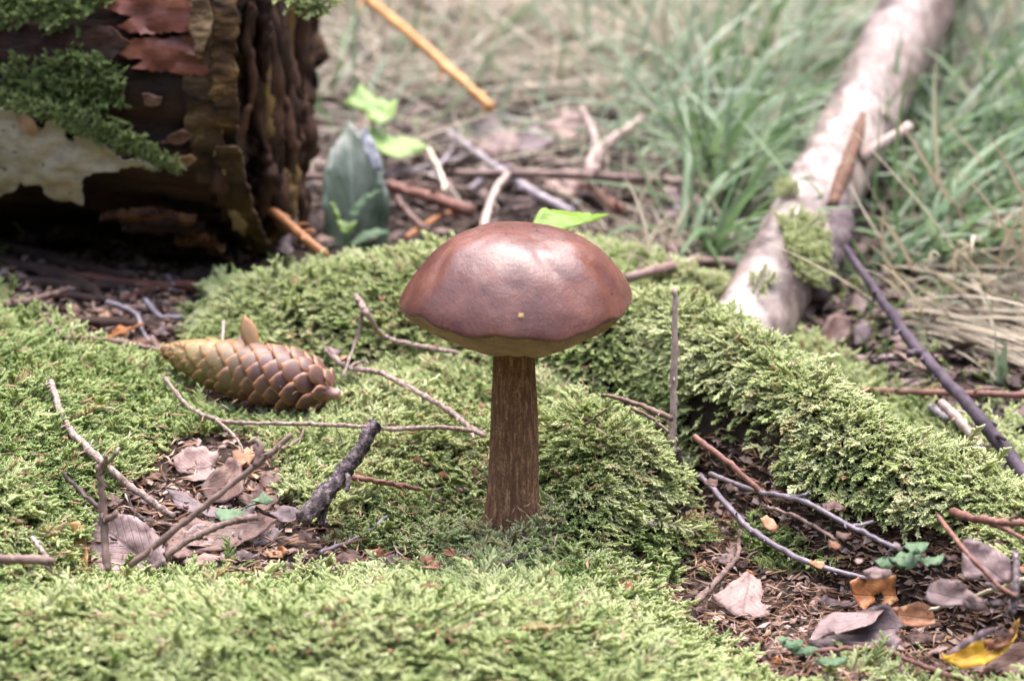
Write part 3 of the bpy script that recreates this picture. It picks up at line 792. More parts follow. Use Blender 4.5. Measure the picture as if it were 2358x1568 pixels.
# ------------------------------------------------------------------ rotten slivers and chips below the log
SLIV = [simple_mat('dark sliver', (.020, .012, .010), (.075, .038, .026), 90, .8, .8, .001, (.4, 1, 1)), simple_mat('red sliver', (.07, .025, .016), (.18, .075, .05), 90, .6, .6, .001, (.4, 1, 1)), simple_mat('grey sliver', (.16, .13, .14), (.34, .29, .30), 90, .7, .5, .001)]
for k, (pts, w, mi) in enumerate([([(0,560),(130,600),(300,640)], 34, 0), ([(0,640),(200,660),(380,650)], 30, 0), ([(120,620),(320,655),(520,650)], 26, 1), ([(280,690),(400,655),(520,680)], 26, 1), ([(280,800),(360,800),(460,835)], 34, 1), ([(30,700),(140,680),(300,700)], 26, 0), ([(150,740),(300,745),(420,765)], 26, 0), ([(420,640),(540,625),(640,600)], 40, 0), ([(0,600),(160,640),(240,690)], 40, 0)]):
    P = [hit(x, y, w * .5 * .00029) for x, y in pts]; b0 = P[len(P) // 2]
    r0 = w * .5 * msize(b0)
    V, F = tube(P, [r0 * .4, r0, r0 * .8, r0 * .3], 8, 8, .4, 1.6, 50 + k)
    put('wood_sliver', mesh_of('wood_sliver', shifted(V, b0), F, SLIV[mi]), None, b0, label=['dark crumbling sliver of wood under the rotten log', 'red brown splintered wood piece under the rotten log'][mi], cat='wood piece', group=['dark slivers under the log', 'red slivers under the log'][mi])
for k, (pts, w) in enumerate([([(245,765-70),(310,760-40),(340,800-20),(420,825)], 12), ([(335,690),(355,715),(370,728),(420,730)], 14), ([(385,635),(400,655)], 12), ([(480,720),(530,690),(560,670)], 14)]):
    P = [hit(x, y, .006) for x, y in pts]; b0 = P[0]; r0 = w * .5 * msize(b0)
    V, F = tube(P, [r0, r0 * .6], 7, 6, .3, 1, 80 + k, wob=.001)
    put('grey_splinter', mesh_of('grey_splinter', shifted(V, b0), F, SLIV[2]), None, b0, label='thin pale grey splinter in the shade under the rotten log', cat='splinter', group='grey splinters under the log')

# ------------------------------------------------------------------ fallen birch stem, upper right
BPX = [(1680,840,200,.25), (1790,640,196,.35), (1880,470,188,.47), (1970,300,186,.60), (2060,120,186,.74), (2150,-50,190,.88), (2260,-260,200,1.05)]
P = []; RD = []
for x, y, w, Y in BPX:
    p = on_y(x, y, Y); rr = w * .46 * msize(p)
    P.append(p); RD.append(rr)
print('birch gz', [round(gz(p.x,p.y),3) for p in P]);print('birch', [tuple(round(k, 3) for k in p) for p in P], [round(r, 3) for r in RD])
BIR = empty('birch_stem', P[0], label='pale fallen birch stem lying in the grass with a moss patch', cat='log')
B0 = P[0].copy()
V, F = tube(P, RD, 40, 22, .06, 1.2, 5)
m, nt, out = newmat('birch bark'); g = N(nt)
v = g.coords('Object', (1, 1, 1), (0, 0, R(-20))); f = g.noise(v, 22, 6, .6); vl = g.coords('Object', (1, .3, .3), (0, 0, R(-25))); f2 = g.noise(vl, 110, 5, .65); f3 = g.noise(v, 11, 3)
c = g.ramp(f, [(.34, (.06, .040, .034)), (.43, (.17, .125, .108)), (.55, (.36, .29, .26)), (.70, (.26, .185, .145))])
c = g.mix(g.math('MULTIPLY', g.ramp(f2, [(.46, (0, 0, 0)), (.60, (1, 1, 1))]), .75), c, (.085, .055, .046))
c = g.mix(g.math('MULTIPLY', g.ramp(f3, [(.52, (0, 0, 0)), (.66, (1, 1, 1))]), .6), c, (.10, .065, .05))
nb = g.bump(f2, .5, .003); b = g.bsdf(c, .55, nb, .45); g.l(b.outputs[0], out.inputs[0])
put('trunk', mesh_of('trunk', shifted(V, B0), F, m), BIR)
BTREE = BVHTree.FromPolygons([tuple(v) for v in V], [tuple(f) for f in F])
def near_birch(px, py, out_=0.0):
    h_, n_, _, _ = BTREE.ray_cast(CAMP, ray(px, py).normalized())
    if h_ is not None:
        if n_.dot(ray(px, py)) > 0: n_ = -n_
        return h_ + n_ * out_, n_
    return near_axis(px, py, out_)
def near_axis(px, py, out_=0.0):
    best = None
    d = ray(px, py).normalized()
    C = catmull(P, 22); rd = np.interp(np.linspace(0, 1, len(C)), np.linspace(0, 1, len(RD)), RD)
    for c, rr in zip(C, rd):
        t = (c - CAMP).dot(d); q = CAMP + d * t; e = (q - c).length
        if best is None or e / rr < best[0]: best = (e / rr, c, rr, q)
    e, c, rr, q = best
    off = q - c; h_ = math.sqrt(max(0, rr * rr - min(off.length, rr * .98) ** 2))
    p = c + (off if off.length < rr * .98 else off.normalized() * rr * .98) - d * h_
    n_ = (p - c).normalized()
    return p + n_ * out_, n_
BARK_BROWN = simple_mat('brown bark strip', (.06, .030, .020), (.16, .085, .055), 90, .8, .6, .002, (1, 1, 1), .2)
pts = [(1982,270), (1965,330), (1935,410), (1908,480)]
PP = [near_birch(x, y, .004)[0] for x, y in pts]; V, F = tube(PP, [.002, .005, .006, .004], 8, 6, .25, 1, 9)
put('bark_strip', mesh_of('bark_strip', shifted(V, B0), F, BARK_BROWN), BIR, label='lifted dark brown bark strip')
PP = [near_birch(1985, 365)[0], on_y(2050, 320, near_birch(1985, 365)[0].y), on_y(2095, 292, near_birch(1985, 365)[0].y + .01)]
V, F = tube(PP, [.006, .0042, .004], 8, 5, .2, 1, 10)
put('branch_stub', mesh_of('branch_stub', shifted(V, B0), F, simple_mat('stub bark', (.25, .17, .14), (.45, .34, .29), 90)), BIR, label='short thin broken side branch')
pts = [(1935,440), (1925,520), (1900,600), (1870,680)]
PP = [near_birch(x, y, .001)[0] for x, y in pts]; V, F = tube(PP, [.005, .011, .011, .008], 10, 7, .35, 1, 12)
put('bark_ridge', mesh_of('bark_ridge', shifted(V, B0), F, simple_mat('dark purple bark', (.035, .024, .026), (.13, .095, .095), 70, .85, .8, .003)), BIR, label='dark purplish rough bark ridge')
pos = []; nn = []
r = random.Random(4)
for pl, n in (([(1790,520),(1850,500),(1890,525),(1895,640),(1870,665),(1830,640),(1810,580)], 420), ([(1800,440),(1835,430),(1840,455),(1800,465)], 30), ([(1720,640),(1790,640),(1740,690)], 20)):
    k = 0
    while k < n:
        x, y = r.uniform(1700, 1900), r.uniform(420, 700)
        if in_poly(np.array([x]), np.array([y]), pl)[0]:
            p, q = near_birch(x, y); pos.append(p - B0); nn.append(q); k += 1
pos = np.array([tuple(p) for p in pos]); nn = np.array([tuple(p) for p in nn]); q = len(pos)
scatter_object('moss_patch', pos, nn + rng.normal(0, .35, (q, 3)) + np.array([0, 0, .2]), rng.normal(0, 1, (q, 3)) + np.array([0, 0, -.5]), .8 * rng.uniform(.6, 1.2, q), .62 + rng.normal(0, .08, q), GN_FINE, 4, BIR, kind='stuff', label='yellow green moss patch on the birch stem')
# ------------------------------------------------------------------ spruce cone
cb = hit(738, 893, .019)
ct = on_y(362, 804, cb.y + .040); 
CONE = empty('spruce_cone', cb, label='greenish brown spruce cone lying on its side in the moss', cat='cone')
AX = (ct - cb); CL = AX.length; AX.normalize()
CR = 66 * msize(cb) * 1.0
print('cone', CL, CR, cb, ct)
e1 = (Vector((0, 0, 1)) - AX * AX.z).normalized(); e2 = AX.cross(e1)
def cone_r(t): return CR * float(np.interp(t, [0, .06, .16, .32, .5, .66, .82, .93, 1.0], [.30, .62, .86, 1.0, .98, .86, .62, .36, .10]))
V, F = tube([AX * (CL * t) for t in np.linspace(0, .97, 14)], [cone_r(t) * .80 for t in np.linspace(0, .97, 14)], 16, 2, .03)
put('core', mesh_of('core', V, F, simple_mat('cone core', (.05, .026, .016), (.12, .06, .035), 200)), CONE)
# one scale: along +x from base to free tip, +z outwards
def scale_mesh(L, W, th=.0011, lift=.0):
    nu, nv = 7, 6; V = []; F = []; UVs = []
    for lay in (0, 1):
        for i in range(nu):
            u = i / (nu - 1)
            wd = W * .5 * float(np.interp(u, [0, .25, .5, .68, .82, .93, 1.0], [.55, .85, 1.0, .92, .66, .36, .12]))
            for j in range(nv):
                v = j / (nv - 1) * 2 - 1
                x = L * u - abs(v) ** 2 * .0006
                z = -(v * wd) ** 2 / (2 * CR * .9) + .0014 * math.sin(u * math.pi * .8) - .0007 * u ** 4 + (0 if lay else -th * (1.2 - .7 * u))
                V.append(Vector((x, v * wd, z))); UVs.append((u, v * .5 + .5))
    def id_(l, i, j): return (l * nu + i) * nv + j
    for i in range(nu - 1):
        for j in range(nv - 1):
            F.append((id_(1, i, j), id_(1, i + 1, j), id_(1, i + 1, j + 1), id_(1, i, j + 1)))
    for i in range(nu - 1):
        for j in (0, nv - 1):
            q = (id_(0, i, j), id_(0, i + 1, j), id_(1, i + 1, j), id_(1, i, j)); F.append(q if j == 0 else q[::-1])
    for j in range(nv - 1):
        F.append((id_(0, nu - 1, j), id_(0, nu - 1, j + 1), id_(1, nu - 1, j + 1), id_(1, nu - 1, j)))
    return V, F, UVs
m, nt, out = newmat('cone scale'); g = N(nt)
uv = g.n('ShaderNodeUVMap'); sep = g.n('ShaderNodeSeparateXYZ'); g.l(uv.outputs[0], sep.inputs[0])
oi = g.n('ShaderNodeObjectInfo')
v = g.coords('Object', (.5, 1, 1)); f = g.noise(v, 500, 4); f1 = g.noise(g.coords('Object'), 120, 3)
body = g.mix(oi.outputs['Random'], oi.outputs['Color'], (.17, .085, .050)); 
body = g.mix(.62, body, oi.outputs['Color'])
av = g.math('ABSOLUTE', g.math('SUBTRACT', sep.outputs[1], .5))
edge = g.math('MAXIMUM', g.ramp(sep.outputs[0], [(.72, (0, 0, 0)), (.95, (1, 1, 1))]), g.ramp(av, [(.34, (0, 0, 0)), (.49, (1, 1, 1))]))
c = g.mix(g.math('MULTIPLY', edge, .75), body, (.38, .165, .07))
c = g.mix(g.math('MULTIPLY', g.ramp(f, [(.5, (0, 0, 0)), (.75, (1, 1, 1))]), .35), c, (.10, .05, .03))
nb = g.bump(f, .3, .0004); b = g.bsdf(c, .5, nb, .45); g.l(b.outputs[0], out.inputs[0]); SCM = m
SCALES = [mesh_of('scale', *scale_mesh(L * CL / .1, W * CL / .1)[:2], SCM, True, uv=scale_mesh(L, W)[2]) for L, W in ((.0150, .0138), (.0125, .0112), (.0095, .0085))]
ga = math.pi * (3 - math.sqrt(5)); NSC = 150; r = random.Random(11)
for k in range(NSC):
    t = ((k + .5) / NSC) ** .96 * .985
    th = k * ga
    rr = cone_r(t); dr = (cone_r(min(1, t + .03)) - cone_r(max(0, t - .03))) / (.06 * CL if .03 < t < .97 else .045 * CL)
    out_ = e1 * math.cos(th) + e2 * math.sin(th)
    vis = out_.dot(Vector((0, -.8, .6)))
    if vis < -.75: continue
    slope = math.atan(dr) + R(5)
    lift_ = R(5) + r.uniform(-.04, .09)
    if t < .25: lift_ += R(3)
    x_ = (AX * math.cos(slope + lift_) + out_ * math.sin(slope + lift_)).normalized()
    y_ = out_.cross(AX).normalized() * -1; y_ = x_.cross(out_).normalized() * -1
    z_ = x_.cross(y_).normalized()
    if z_.dot(out_) < 0: y_ = -y_; z_ = -z_
    me = SCALES[0 if .10 < t < .72 else (1 if t < .88 and t > .04 else 2)]
    start = AX * (CL * t - .0085) + out_ * (rr * .86)
    o = put('scale', me, CONE)
    o.matrix_local = Matrix((( x_.x, y_.x, z_.x, start.x), (x_.y, y_.y, z_.y, start.y), (x_.z, y_.z, z_.z, start.z), (0, 0, 0, 1)))
    gcol = Vector((.18, .155, .055)); pcol = Vector((.10, .048, .046)); w = min(1, max(0, (t - .30) / .38))
    cc = pcol.lerp(gcol, w) * r.uniform(.8, 1.15); o.color = (*cc, 1)
# the one scale that stands up
sp = AX * (CL * .40) + e1 * (CR * .80) - e2 * 0.0
x_ = (Vector((-.30, .1, 1))).normalized(); y_ = Vector((.8, .5, .25)); y_ = (y_ - x_ * y_.dot(x_)).normalized(); y_ = -y_; z_ = x_.cross(y_)
o = put('scale', SCALES[0], CONE, label='single tan scale standing up from the cone'); o.matrix_local = Matrix(((x_.x, y_.x, z_.x, sp.x), (x_.y, y_.y, z_.y, sp.y), (x_.z, y_.z, z_.z, sp.z), (0, 0, 0, 1))); o.color = (.42, .26, .14, 1); o.scale = (1.35, .7, 1)
V, F = tube([-AX * .012 + e1 * -.003, AX * .006], [CR * .18, CR * .42], 10, 4, .5)
put('stalk', mesh_of('stalk', V, F, simple_mat('resinous stalk', (.22, .10, .06), (.48, .30, .28), 260)), CONE, label='pinkish resin crusted stalk end')

# ------------------------------------------------------------------ twigs
TM = {
 'orange': simple_mat('orange brown twig', (.20, .075, .028), (.36, .155, .06), 90, .55, .4, .0008),
 'amber': simple_mat('amber stem', (.34, .15, .045), (.50, .26, .09), 70, .5, .3, .0008),
 'dark': simple_mat('dark twig', (.035, .022, .020), (.11, .075, .066), 130, .75, .7, .0008),
 'spruce': simple_mat('spruce twig', (.10, .062, .050), (.26, .18, .15), 420, .75, .9, .0009, c3=(.40, .32, .28)),
 'red': simple_mat('reddish twig', (.11, .045, .032), (.23, .105, .075), 260, .65, .6, .0007),
 'bark': simple_mat('flaky twig bark', (.030, .020, .022), (.10, .072, .075), 260, .85, 1.0, .0025, c3=(.32, .25, .25)),
 'purple': simple_mat('purple grey twig', (.085, .062, .078), (.21, .165, .19), 130, .5, .4, .0006, spec=.5),
 'pale': simple_mat('pale weathered twig', (.22, .15, .125), (.42, .32, .28), 110, .7, .5, .0006),
 'grey': simple_mat('grey weathered stick', (.16, .13, .135), (.32, .27, .28), 70, .7, .5, .001),
 'brown': simple_mat('brown twig', (.085, .050, .040), (.22, .145, .12), 160, .75, .7, .0007),
 'mauve': simple_mat('mauve brown stick', (.095, .055, .045), (.21, .135, .11), 80, .7, .5, .001),
 'slate': simple_mat('dark slate branch', (.035, .024, .032), (.085, .060, .075), 90, .75, .5, .0012, spec=.2),
 'straw': simple_mat('straw stalk', (.42, .34, .24), (.62, .54, .42), 60, .6, .3, .0006),
}
def twig_pts(pts, lift, ys=None):
    P = []
    for i, q in enumerate(pts):
        if len(q) == 3 and q[2] is not None: P.append(on_y(q[0], q[1], q[2]))
        else: P.append(hit(q[0], q[1], lift))
    return P
def twig(pts, w, mat_, label, cat='twig', lift=.012, name='twig', group=None, knob=.25, rough=.2, stubs=(), sub=9, wob=.0011, nseg=8, seed=None):
    P = twig_pts(pts, lift); 
    # even out jumps in depth
    ys = [p.y for p in P]
    sd = seed or int(pts[0][0] * 3 + pts[0][1])
    b0 = min(P, key=lambda p: p.z - gz(p.x, p.y)).copy()
    ms = msize(P[0])
    if isinstance(w, (int, float)): w = (w, w * .75)
    rad = [k * .43 * ms for k in w]
    V, F = tube(P, rad, nseg, sub, rough, 1.4, sd % 97, knob, wob)
    CC = catmull(P, sub); rt_ = random.Random(sd); nst = int(min(9, max(2, sum((a - b).length for a, b in zip(CC, CC[1:])) / .012)))
    for q in range(nst):                                   # buds and broken side stubs
        i_ = rt_.randrange(1, len(CC) - 1); rr_ = rad[0] + (rad[-1] - rad[0]) * i_ / len(CC)
        t_ = (CC[i_ + 1] - CC[i_ - 1]).normalized(); o_ = t_.orthogonal().normalized(); o_ = Matrix.Rotation(rt_.uniform(0, 6.28), 3, t_) @ o_
        L_ = rr_ * rt_.uniform(1.5, 3.2)
        v2, f2 = tube([CC[i_], CC[i_] + (o_ + t_ * .5) * L_ * .6, CC[i_] + (o_ + t_ * .9) * L_], [rr_ * .55, rr_ * .28], 5, 2, .2, 1, q)
        F += [tuple(x + len(V) for x in f) for f in f2]; V += v2
    me = mesh_of(name, shifted(V, b0), F, TM[mat_])
    if not stubs:
        return put(name, me, None, b0, label=label, cat=cat, group=group)
    root = empty(name, b0, label=label, cat=cat, group=group)
    put('shaft', me, root)
    for st in stubs:
        a = st[0]; SP = twig_pts(st[1], lift)
        SP[0] = min(catmull(P, 8), key=lambda c: (Vector(pix(c)) - Vector(pix(SP[0]))).length)
        V, F = tube(SP, [a * .5 * ms, a * .3 * ms], 7, 6, rough, 1.4, sd % 89, knob, wob * .5)
        put('side_shoot', mesh_of('side_shoot', shifted(V, b0), F, TM[mat_]), root)
    return root
twig([(545,422,.38),(650,505,.335),(752,592,.30)], (30, 24), 'orange', 'smooth orange brown stick leaning from the rotten log onto the mossy ridge', knob=.05, name='stick')
twig([(838,-8,.95),(965,98,.80),(1132,250,.70)], (26, 24), 'amber', 'straight amber stem slanting through the grass beside the rotten log', knob=.03, name='plant_stem', cat='stem')
twig([(920,-20),(1000,18),(1070,62)], (42, 30), 'dark', 'thick dark brown branch in the grass above the amber stem', lift=.02, name='branch', cat='branch')
twig([(820,680),(850,730),(885,775),(960,796),(1052,812)], (13, 11), 'spruce', 'knobbly spruce twig forking behind the mushroom stem at the foot of the ridge', stubs=[(9, [(838,712),(822,775),(790,868)])], knob=.6, lift=.016)
twig([(742,795),(800,846),(868,856),(960,902),(1040,950),(1076,980),(1116,1004)], (12, 13), 'spruce', 'bare spruce twig running from the cone down to the mushroom stem', knob=.6, lift=.017, stubs=[(8, [(800,846),(835,832),(850,838)]), (9, [(1060,968),(1085,990),(1090,1010)])])
twig([(378,868),(440,940),(520,970),(640,975),(800,980),(900,988),(1010,984),(1116,996)], (9, 11), 'spruce', 'long thin pale brown twig crossing the moss below the cone', lift=.017, knob=.6, stubs=[(7, [(500,958),(545,1010),(560,1040)])])
twig([(866,972,.0),(825,1040,-.01),(775,1108,-.02),(696,1195,-.04)], (34, 38, 44), 'bark', 'short thick stick with flaky purplish bark propped on the moss', knob=.22, rough=.35, name='stick', nseg=14, sub=12, wob=.0004, stubs=[(20, [(730,1150),(742,1200),(752,1208)])])
twig([(672,1000,-.085),(600,1062,-.09),(500,1142,-.095),(400,1222,-.10),(300,1302,-.105)], (15, 17, 19), 'mauve', 'mauve brown forked twig slanting up out of the moss bank over dead leaves', knob=.15, stubs=[(18, [(585,1075,-.09),(600,1030,-.087),(585,1010,-.085)])])
twig([(226,1072,-.10),(234,1130,-.10),(240,1220,-.105),(246,1310,-.115)], (15, 20, 22), 'mauve', 'upright purplish twig with a side nub in front of the big dead leaf', knob=.2, stubs=[(20, [(240,1200,-.10),(258,1190,-.105),(270,1180,-.105)]), (14, [(226,1080,-.10),(240,1062,-.10),(246,1048,-.10)])])
twig([(118,878),(150,972),(212,1042),(300,1120),(402,1190)], (16, 20, 17), 'spruce', 'grey barked twig running down the moss slope to the dead leaves', knob=.3, stubs=[(10, [(245,1075),(262,1050,-.05),(275,1030,-.05)])])
twig([(145,1090,-.06),(185,1130,-.065),(240,1180,-.08)], (10, 14), 'dark', 'thin dark twig poking up beside the upright purplish twig')
twig([(285,1130),(310,1180),(360,1205),(410,1210)], (14, 12), 'brown', 'curved brown twig between the grey twig and the big dead leaf', lift=.004)
twig([(380,1280,-.07),(440,1240,-.06),(520,1205,-.05),(590,1190,-.045)], (18, 16), 'brown', 'rough brown twig lying over the dead leaves', knob=.5)
twig([(738,1272),(828,1236),(892,1188)], (13, 11), 'purple', 'short bluish grey twig curving up from the moss below the bark stick', lift=.008, knob=.1)
twig([(812,1098),(880,1110),(965,1126)], (15, 12), 'red', 'reddish spruce twig on the moss beside the bark stick', knob=.6, lift=.017)
twig([(1132,1312),(1200,1282),(1262,1261)], (9, 8), 'dark', 'tiny dark twig lying in front of the mushroom base', knob=.5, lift=.009)
twig([(1060,1268),(1120,1290),(1170,1300)], (10, 8), 'dark', 'tiny dark twig half sunk in moss in front of the mushroom base', knob=.3, lift=.007)
yb = hit(1546, 1045, .014).y - .003
twig([(1555,665,yb + .012),(1553,800,yb + .006),(1549,960,yb),(1546,1045,yb - .004)], (14, 17, 20, 19), 'pale', 'upright pale grey twig standing between the mushroom mound and mossy root', knob=.2, rough=.3, wob=.0012, sub=10)
twig([(1390,908),(1460,928),(1545,962)], (9, 16), 'mauve', 'pale brown twig reaching from the mound to the upright grey twig', lift=.01)
twig([(1455,940),(1500,962),(1540,995)], (9, 9), 'brown', 'thin brown twig below the pale brown twig beside the upright grey twig', lift=.008)
twig([(1345,980),(1400,940)], (7, 5), 'brown', 'short thin twig sticking out of the mound moss', lift=.01)
twig([(1560,1035,.04),(1568,1075,.04),(1566,1110,.035)], (18, 14), 'dark', 'dark rotten twig stub below the upright grey twig')
twig([(1598,1005),(1680,1068),(1762,1140)], (18, 16), 'red', 'straight rust red root in the dark hollow under the mossy root', lift=.012, knob=.1, name='root', cat='root')
twig([(1635,1090),(1740,1130),(1845,1152),(1960,1212),(2065,1262)], (13, 10), 'purple', 'thin dark purple twig lying under the mossy root', lift=.012, knob=.15, stubs=[(8, [(1820,1148),(1850,1140),(1862,1132)]), (8, [(1955,1208),(1990,1206),(2010,1200)])])
twig([(1612,1092),(1690,1180),(1732,1222),(1850,1290),(1995,1332)], (13, 17, 16, 12), 'purple', 'bluish grey curved twig above the dead leaves beside the mound', lift=.022, knob=.15)
twig([(1760,1165),(1840,1192),(1925,1242)], (9, 8), 'brown', 'thin brown twig between the two purple twigs', lift=.010)
twig([(2000,1056),(2050,1072),(2110,1120),(2200,1180),(2300,1202),(2375,1205)], (22, 18, 18, 16), 'red', 'reddish brown spruce twig hooked over the mossy root', knob=.35, lift=.016, stubs=[(10, [(2110,1120),(2200,1240),(2290,1340),(2340,1372)]), (12, [(2270,1195),(2320,1220),(2365,1245)])])
twig([(1948,572,.33),(2030,690,.26),(2110,800,.20),(2230,932,.13),(2372,1110,.06),(2500,1290)], (20, 25, 28, 31, 34, 34), 'slate', 'long smooth purple grey branch sloping from the birch stem past the mossy root', knob=.06, name='branch', cat='branch', stubs=[(22, [(2125,822,.19),(2105,812,.185),(2092,818,.18)])])
twig([(1980,898),(2120,903),(2375,910)], (17, 18), 'red', 'straight reddish stick lying behind the mossy root under the purple branch', lift=.01, name='stick', knob=.05)
twig([(2168,928),(2210,970),(2262,1035)], (24, 26), 'pale', 'short peeled pinkish stick beside the purple branch', lift=.012, name='stick', knob=.05)
twig([(2142,935),(2180,965)], (20, 16), 'grey', 'small pale grey wood bit beside the peeled stick', lift=.01, name='wood_bit', knob=.05)
twig([(1820,840),(1920,828),(2070,822)], (16, 22), 'pale', 'pale dry stick on the ground behind the mossy root', lift=.008, name='stick', knob=.08)
twig([(1703,1222),(1700,1275),(1675,1310),(1600,1390)], (12, 14), 'brown', 'knobbly brown spruce twig beside the pale torn leaf', lift=.012, knob=.6)
twig([(1875,1500),(1960,1492),(2030,1495),(2120,1530),(2250,1580)], (13, 12), 'red', 'thin reddish twig arching below the curled grey leaf', lift=.012, knob=.4)
twig([(2140,1405),(2250,1370),(2375,1330)], (9, 11), 'straw', 'straight whitish grass stalk lying across the mauve leaves', lift=.02, name='dry_stalk', cat='stalk', knob=0)
twig([(2338,1270),(2340,1340),(2330,1410)], (16, 22), 'bark', 'rough grey stick beside the large mauve leaf', lift=.016, name='stick', knob=.3)
twig([(-20,1286,-.13),(60,1288,-.13),(125,1292,-.13)], (26, 24), 'mauve', 'blunt mauve stick at the foot of the moss slope', knob=.2, name='stick')
twig([(76,1238,-.11),(95,1265,-.12),(116,1296,-.125)], (12, 14), 'pale', 'thin pale twig leaning on the blunt mauve stick', knob=.1)
twig([(15,702),(60,694),(105,682),(160,665)], (20, 14), 'brown', 'crooked brown twig in the shade under the rotten log', lift=.012, knob=.3)
twig([(110,735),(140,765),(160,785)], (10, 10), 'brown', 'small lichen flecked twig on top of the moss slope', lift=.012)
twig([(175,775),(260,785),(340,800),(395,815)], (13, 10), 'mauve', 'thin twig lying behind the moss slope up to the cone tip', lift=.012, knob=.4, stubs=[(16, [(385,812),(362,800),(350,775)])])
twig([(200,795),(270,770),(330,745)], (11, 9), 'orange', 'thin orange brown twig in the shade behind the moss slope', lift=.01)
twig([(515,740),(512,790)], (7, 7), 'pale', 'thin upright stalk behind the cone', lift=.015)
twig([(650,1035),(690,1010),(700,985)], (10, 6), 'brown', 'small brown twig tip beside the mauve forked twig', lift=.012)
# far twigs
twig([(1036,308),(1100,355),(1165,402),(1240,450),(1320,492)], (20, 24, 24), 'grey', 'pale grey stick lying on the ground behind the mushroom cap', lift=.02, name='stick', knob=.05)
twig([(1168,402),(1135,450),(1112,528)], (18, 22), 'pale', 'bent pale stick crossing the grey stick behind the mushroom cap', lift=.03, name='stick', knob=.05)
twig([(1050,400),(1200,400),(1350,405),(1500,415),(1650,432)], (22, 26, 24), 'mauve', 'long purplish brown stick lying across behind the mushroom', lift=.03, name='stick', knob=.05)
twig([(897,428),(990,455),(1085,488)], (28, 36), 'red', 'thick reddish brown stick lying beside the dark green leaf', lift=.02, name='stick', knob=.05)
twig([(905,440),(940,490),(985,530)], (14, 12), 'mauve', 'thin mauve twig below the thick reddish stick', lift=.015)
twig([(935,548),(1000,505),(1040,488)], (14, 14), 'orange', 'thin orange brown twig below the thick reddish stick', lift=.01)
twig([(1362,398),(1372,355),(1400,330),(1480,272)], (36, 40, 30, 20), 'pale', 'forked pale peeled stick rising behind the mushroom', lift=.03, name='stick', knob=.05, stubs=[(20, [(1375,350),(1365,300),(1340,250)])])
twig([(1330,415),(1380,450),(1430,486)], (26, 30), 'red', 'thick rusty stick behind the green pointed leaf', lift=.012, name='stick')
twig([(1440,642),(1520,620),(1600,604),(1690,606)], (24, 32, 34), 'mauve', 'thick pale brown stick behind the mossy root and mushroom cap', lift=.016, name='stick', knob=.05)
twig([(676,408,.55),(760,408,.55)], (18, 18), 'mauve', 'mauve stick between rotten log and dark green leaf', name='stick', knob=.03)
twig([(985,340),(1015,400),(1025,440)], (12, 10), 'straw', 'dry bent stalk beside the grey stick', lift=.02, name='dry_stalk', cat='stalk', knob=0)
twig([(1080,440),(1100,420),(1120,405)], (14, 16), 'grey', 'short purplish stick under the grey stick', lift=.01, name='stick')

# ------------------------------------------------------------------ leaves
def leaf_mat(name, stops, scale=70, rough=.55, vein=None, veinw=.35, spec=.4, trans=.12, side=9.0, mottle=None):
    m, nt, out = newmat(name); g = N(nt)
    v = g.coords('Object'); f = g.noise(v, scale, 5, .6, .3); f2 = g.noise(v, scale * 6, 4)
    c = g.ramp(f, stops)
    if mottle: c = g.mix(g.math('MULTIPLY', g.ramp(f2, [(.5, (0, 0, 0)), (.68, (1, 1, 1))]), .6), c, mottle)
    uv = g.n('ShaderNodeUVMap'); sep = g.n('ShaderNodeSeparateXYZ'); g.l(uv.outputs[0], sep.inputs[0])
    av = g.math('ABSOLUTE', sep.outputs[1])
    mid = g.ramp(av, [(.02, (1, 1, 1)), (.05, (0, 0, 0))])
    w = g.math('ABSOLUTE', g.math('SUBTRACT', g.math('FRACT', g.math('MULTIPLY', g.math('SUBTRACT', sep.outputs[0], g.math('MULTIPLY', av, .6)), side)), .5))
    sv = g.ramp(w, [(.03, (1, 1, 1)), (.10, (0, 0, 0))])
    vv = g.math('MAXIMUM', mid, g.math('MULTIPLY', sv, .6))
    c = g.mix(g.math('MULTIPLY', vv, veinw), c, vein or (.05, .03, .025))
    h = g.math('ADD', g.math('MULTIPLY', vv, -.6), f2)
    nb = g.bump(h, .5, .0007)
    b = g.bsdf(c, rough, nb, spec); t = g.n('ShaderNodeBsdfTranslucent'); g.l(c, t.inputs[0])
    mx = g.n('ShaderNodeMixShader'); mx.inputs[0].default_value = trans
    g.l(b.outputs[0], mx.inputs[1]); g.l(t.outputs[0], mx.inputs[2]); g.l(mx.outputs[0], out.inputs[0])
    return m
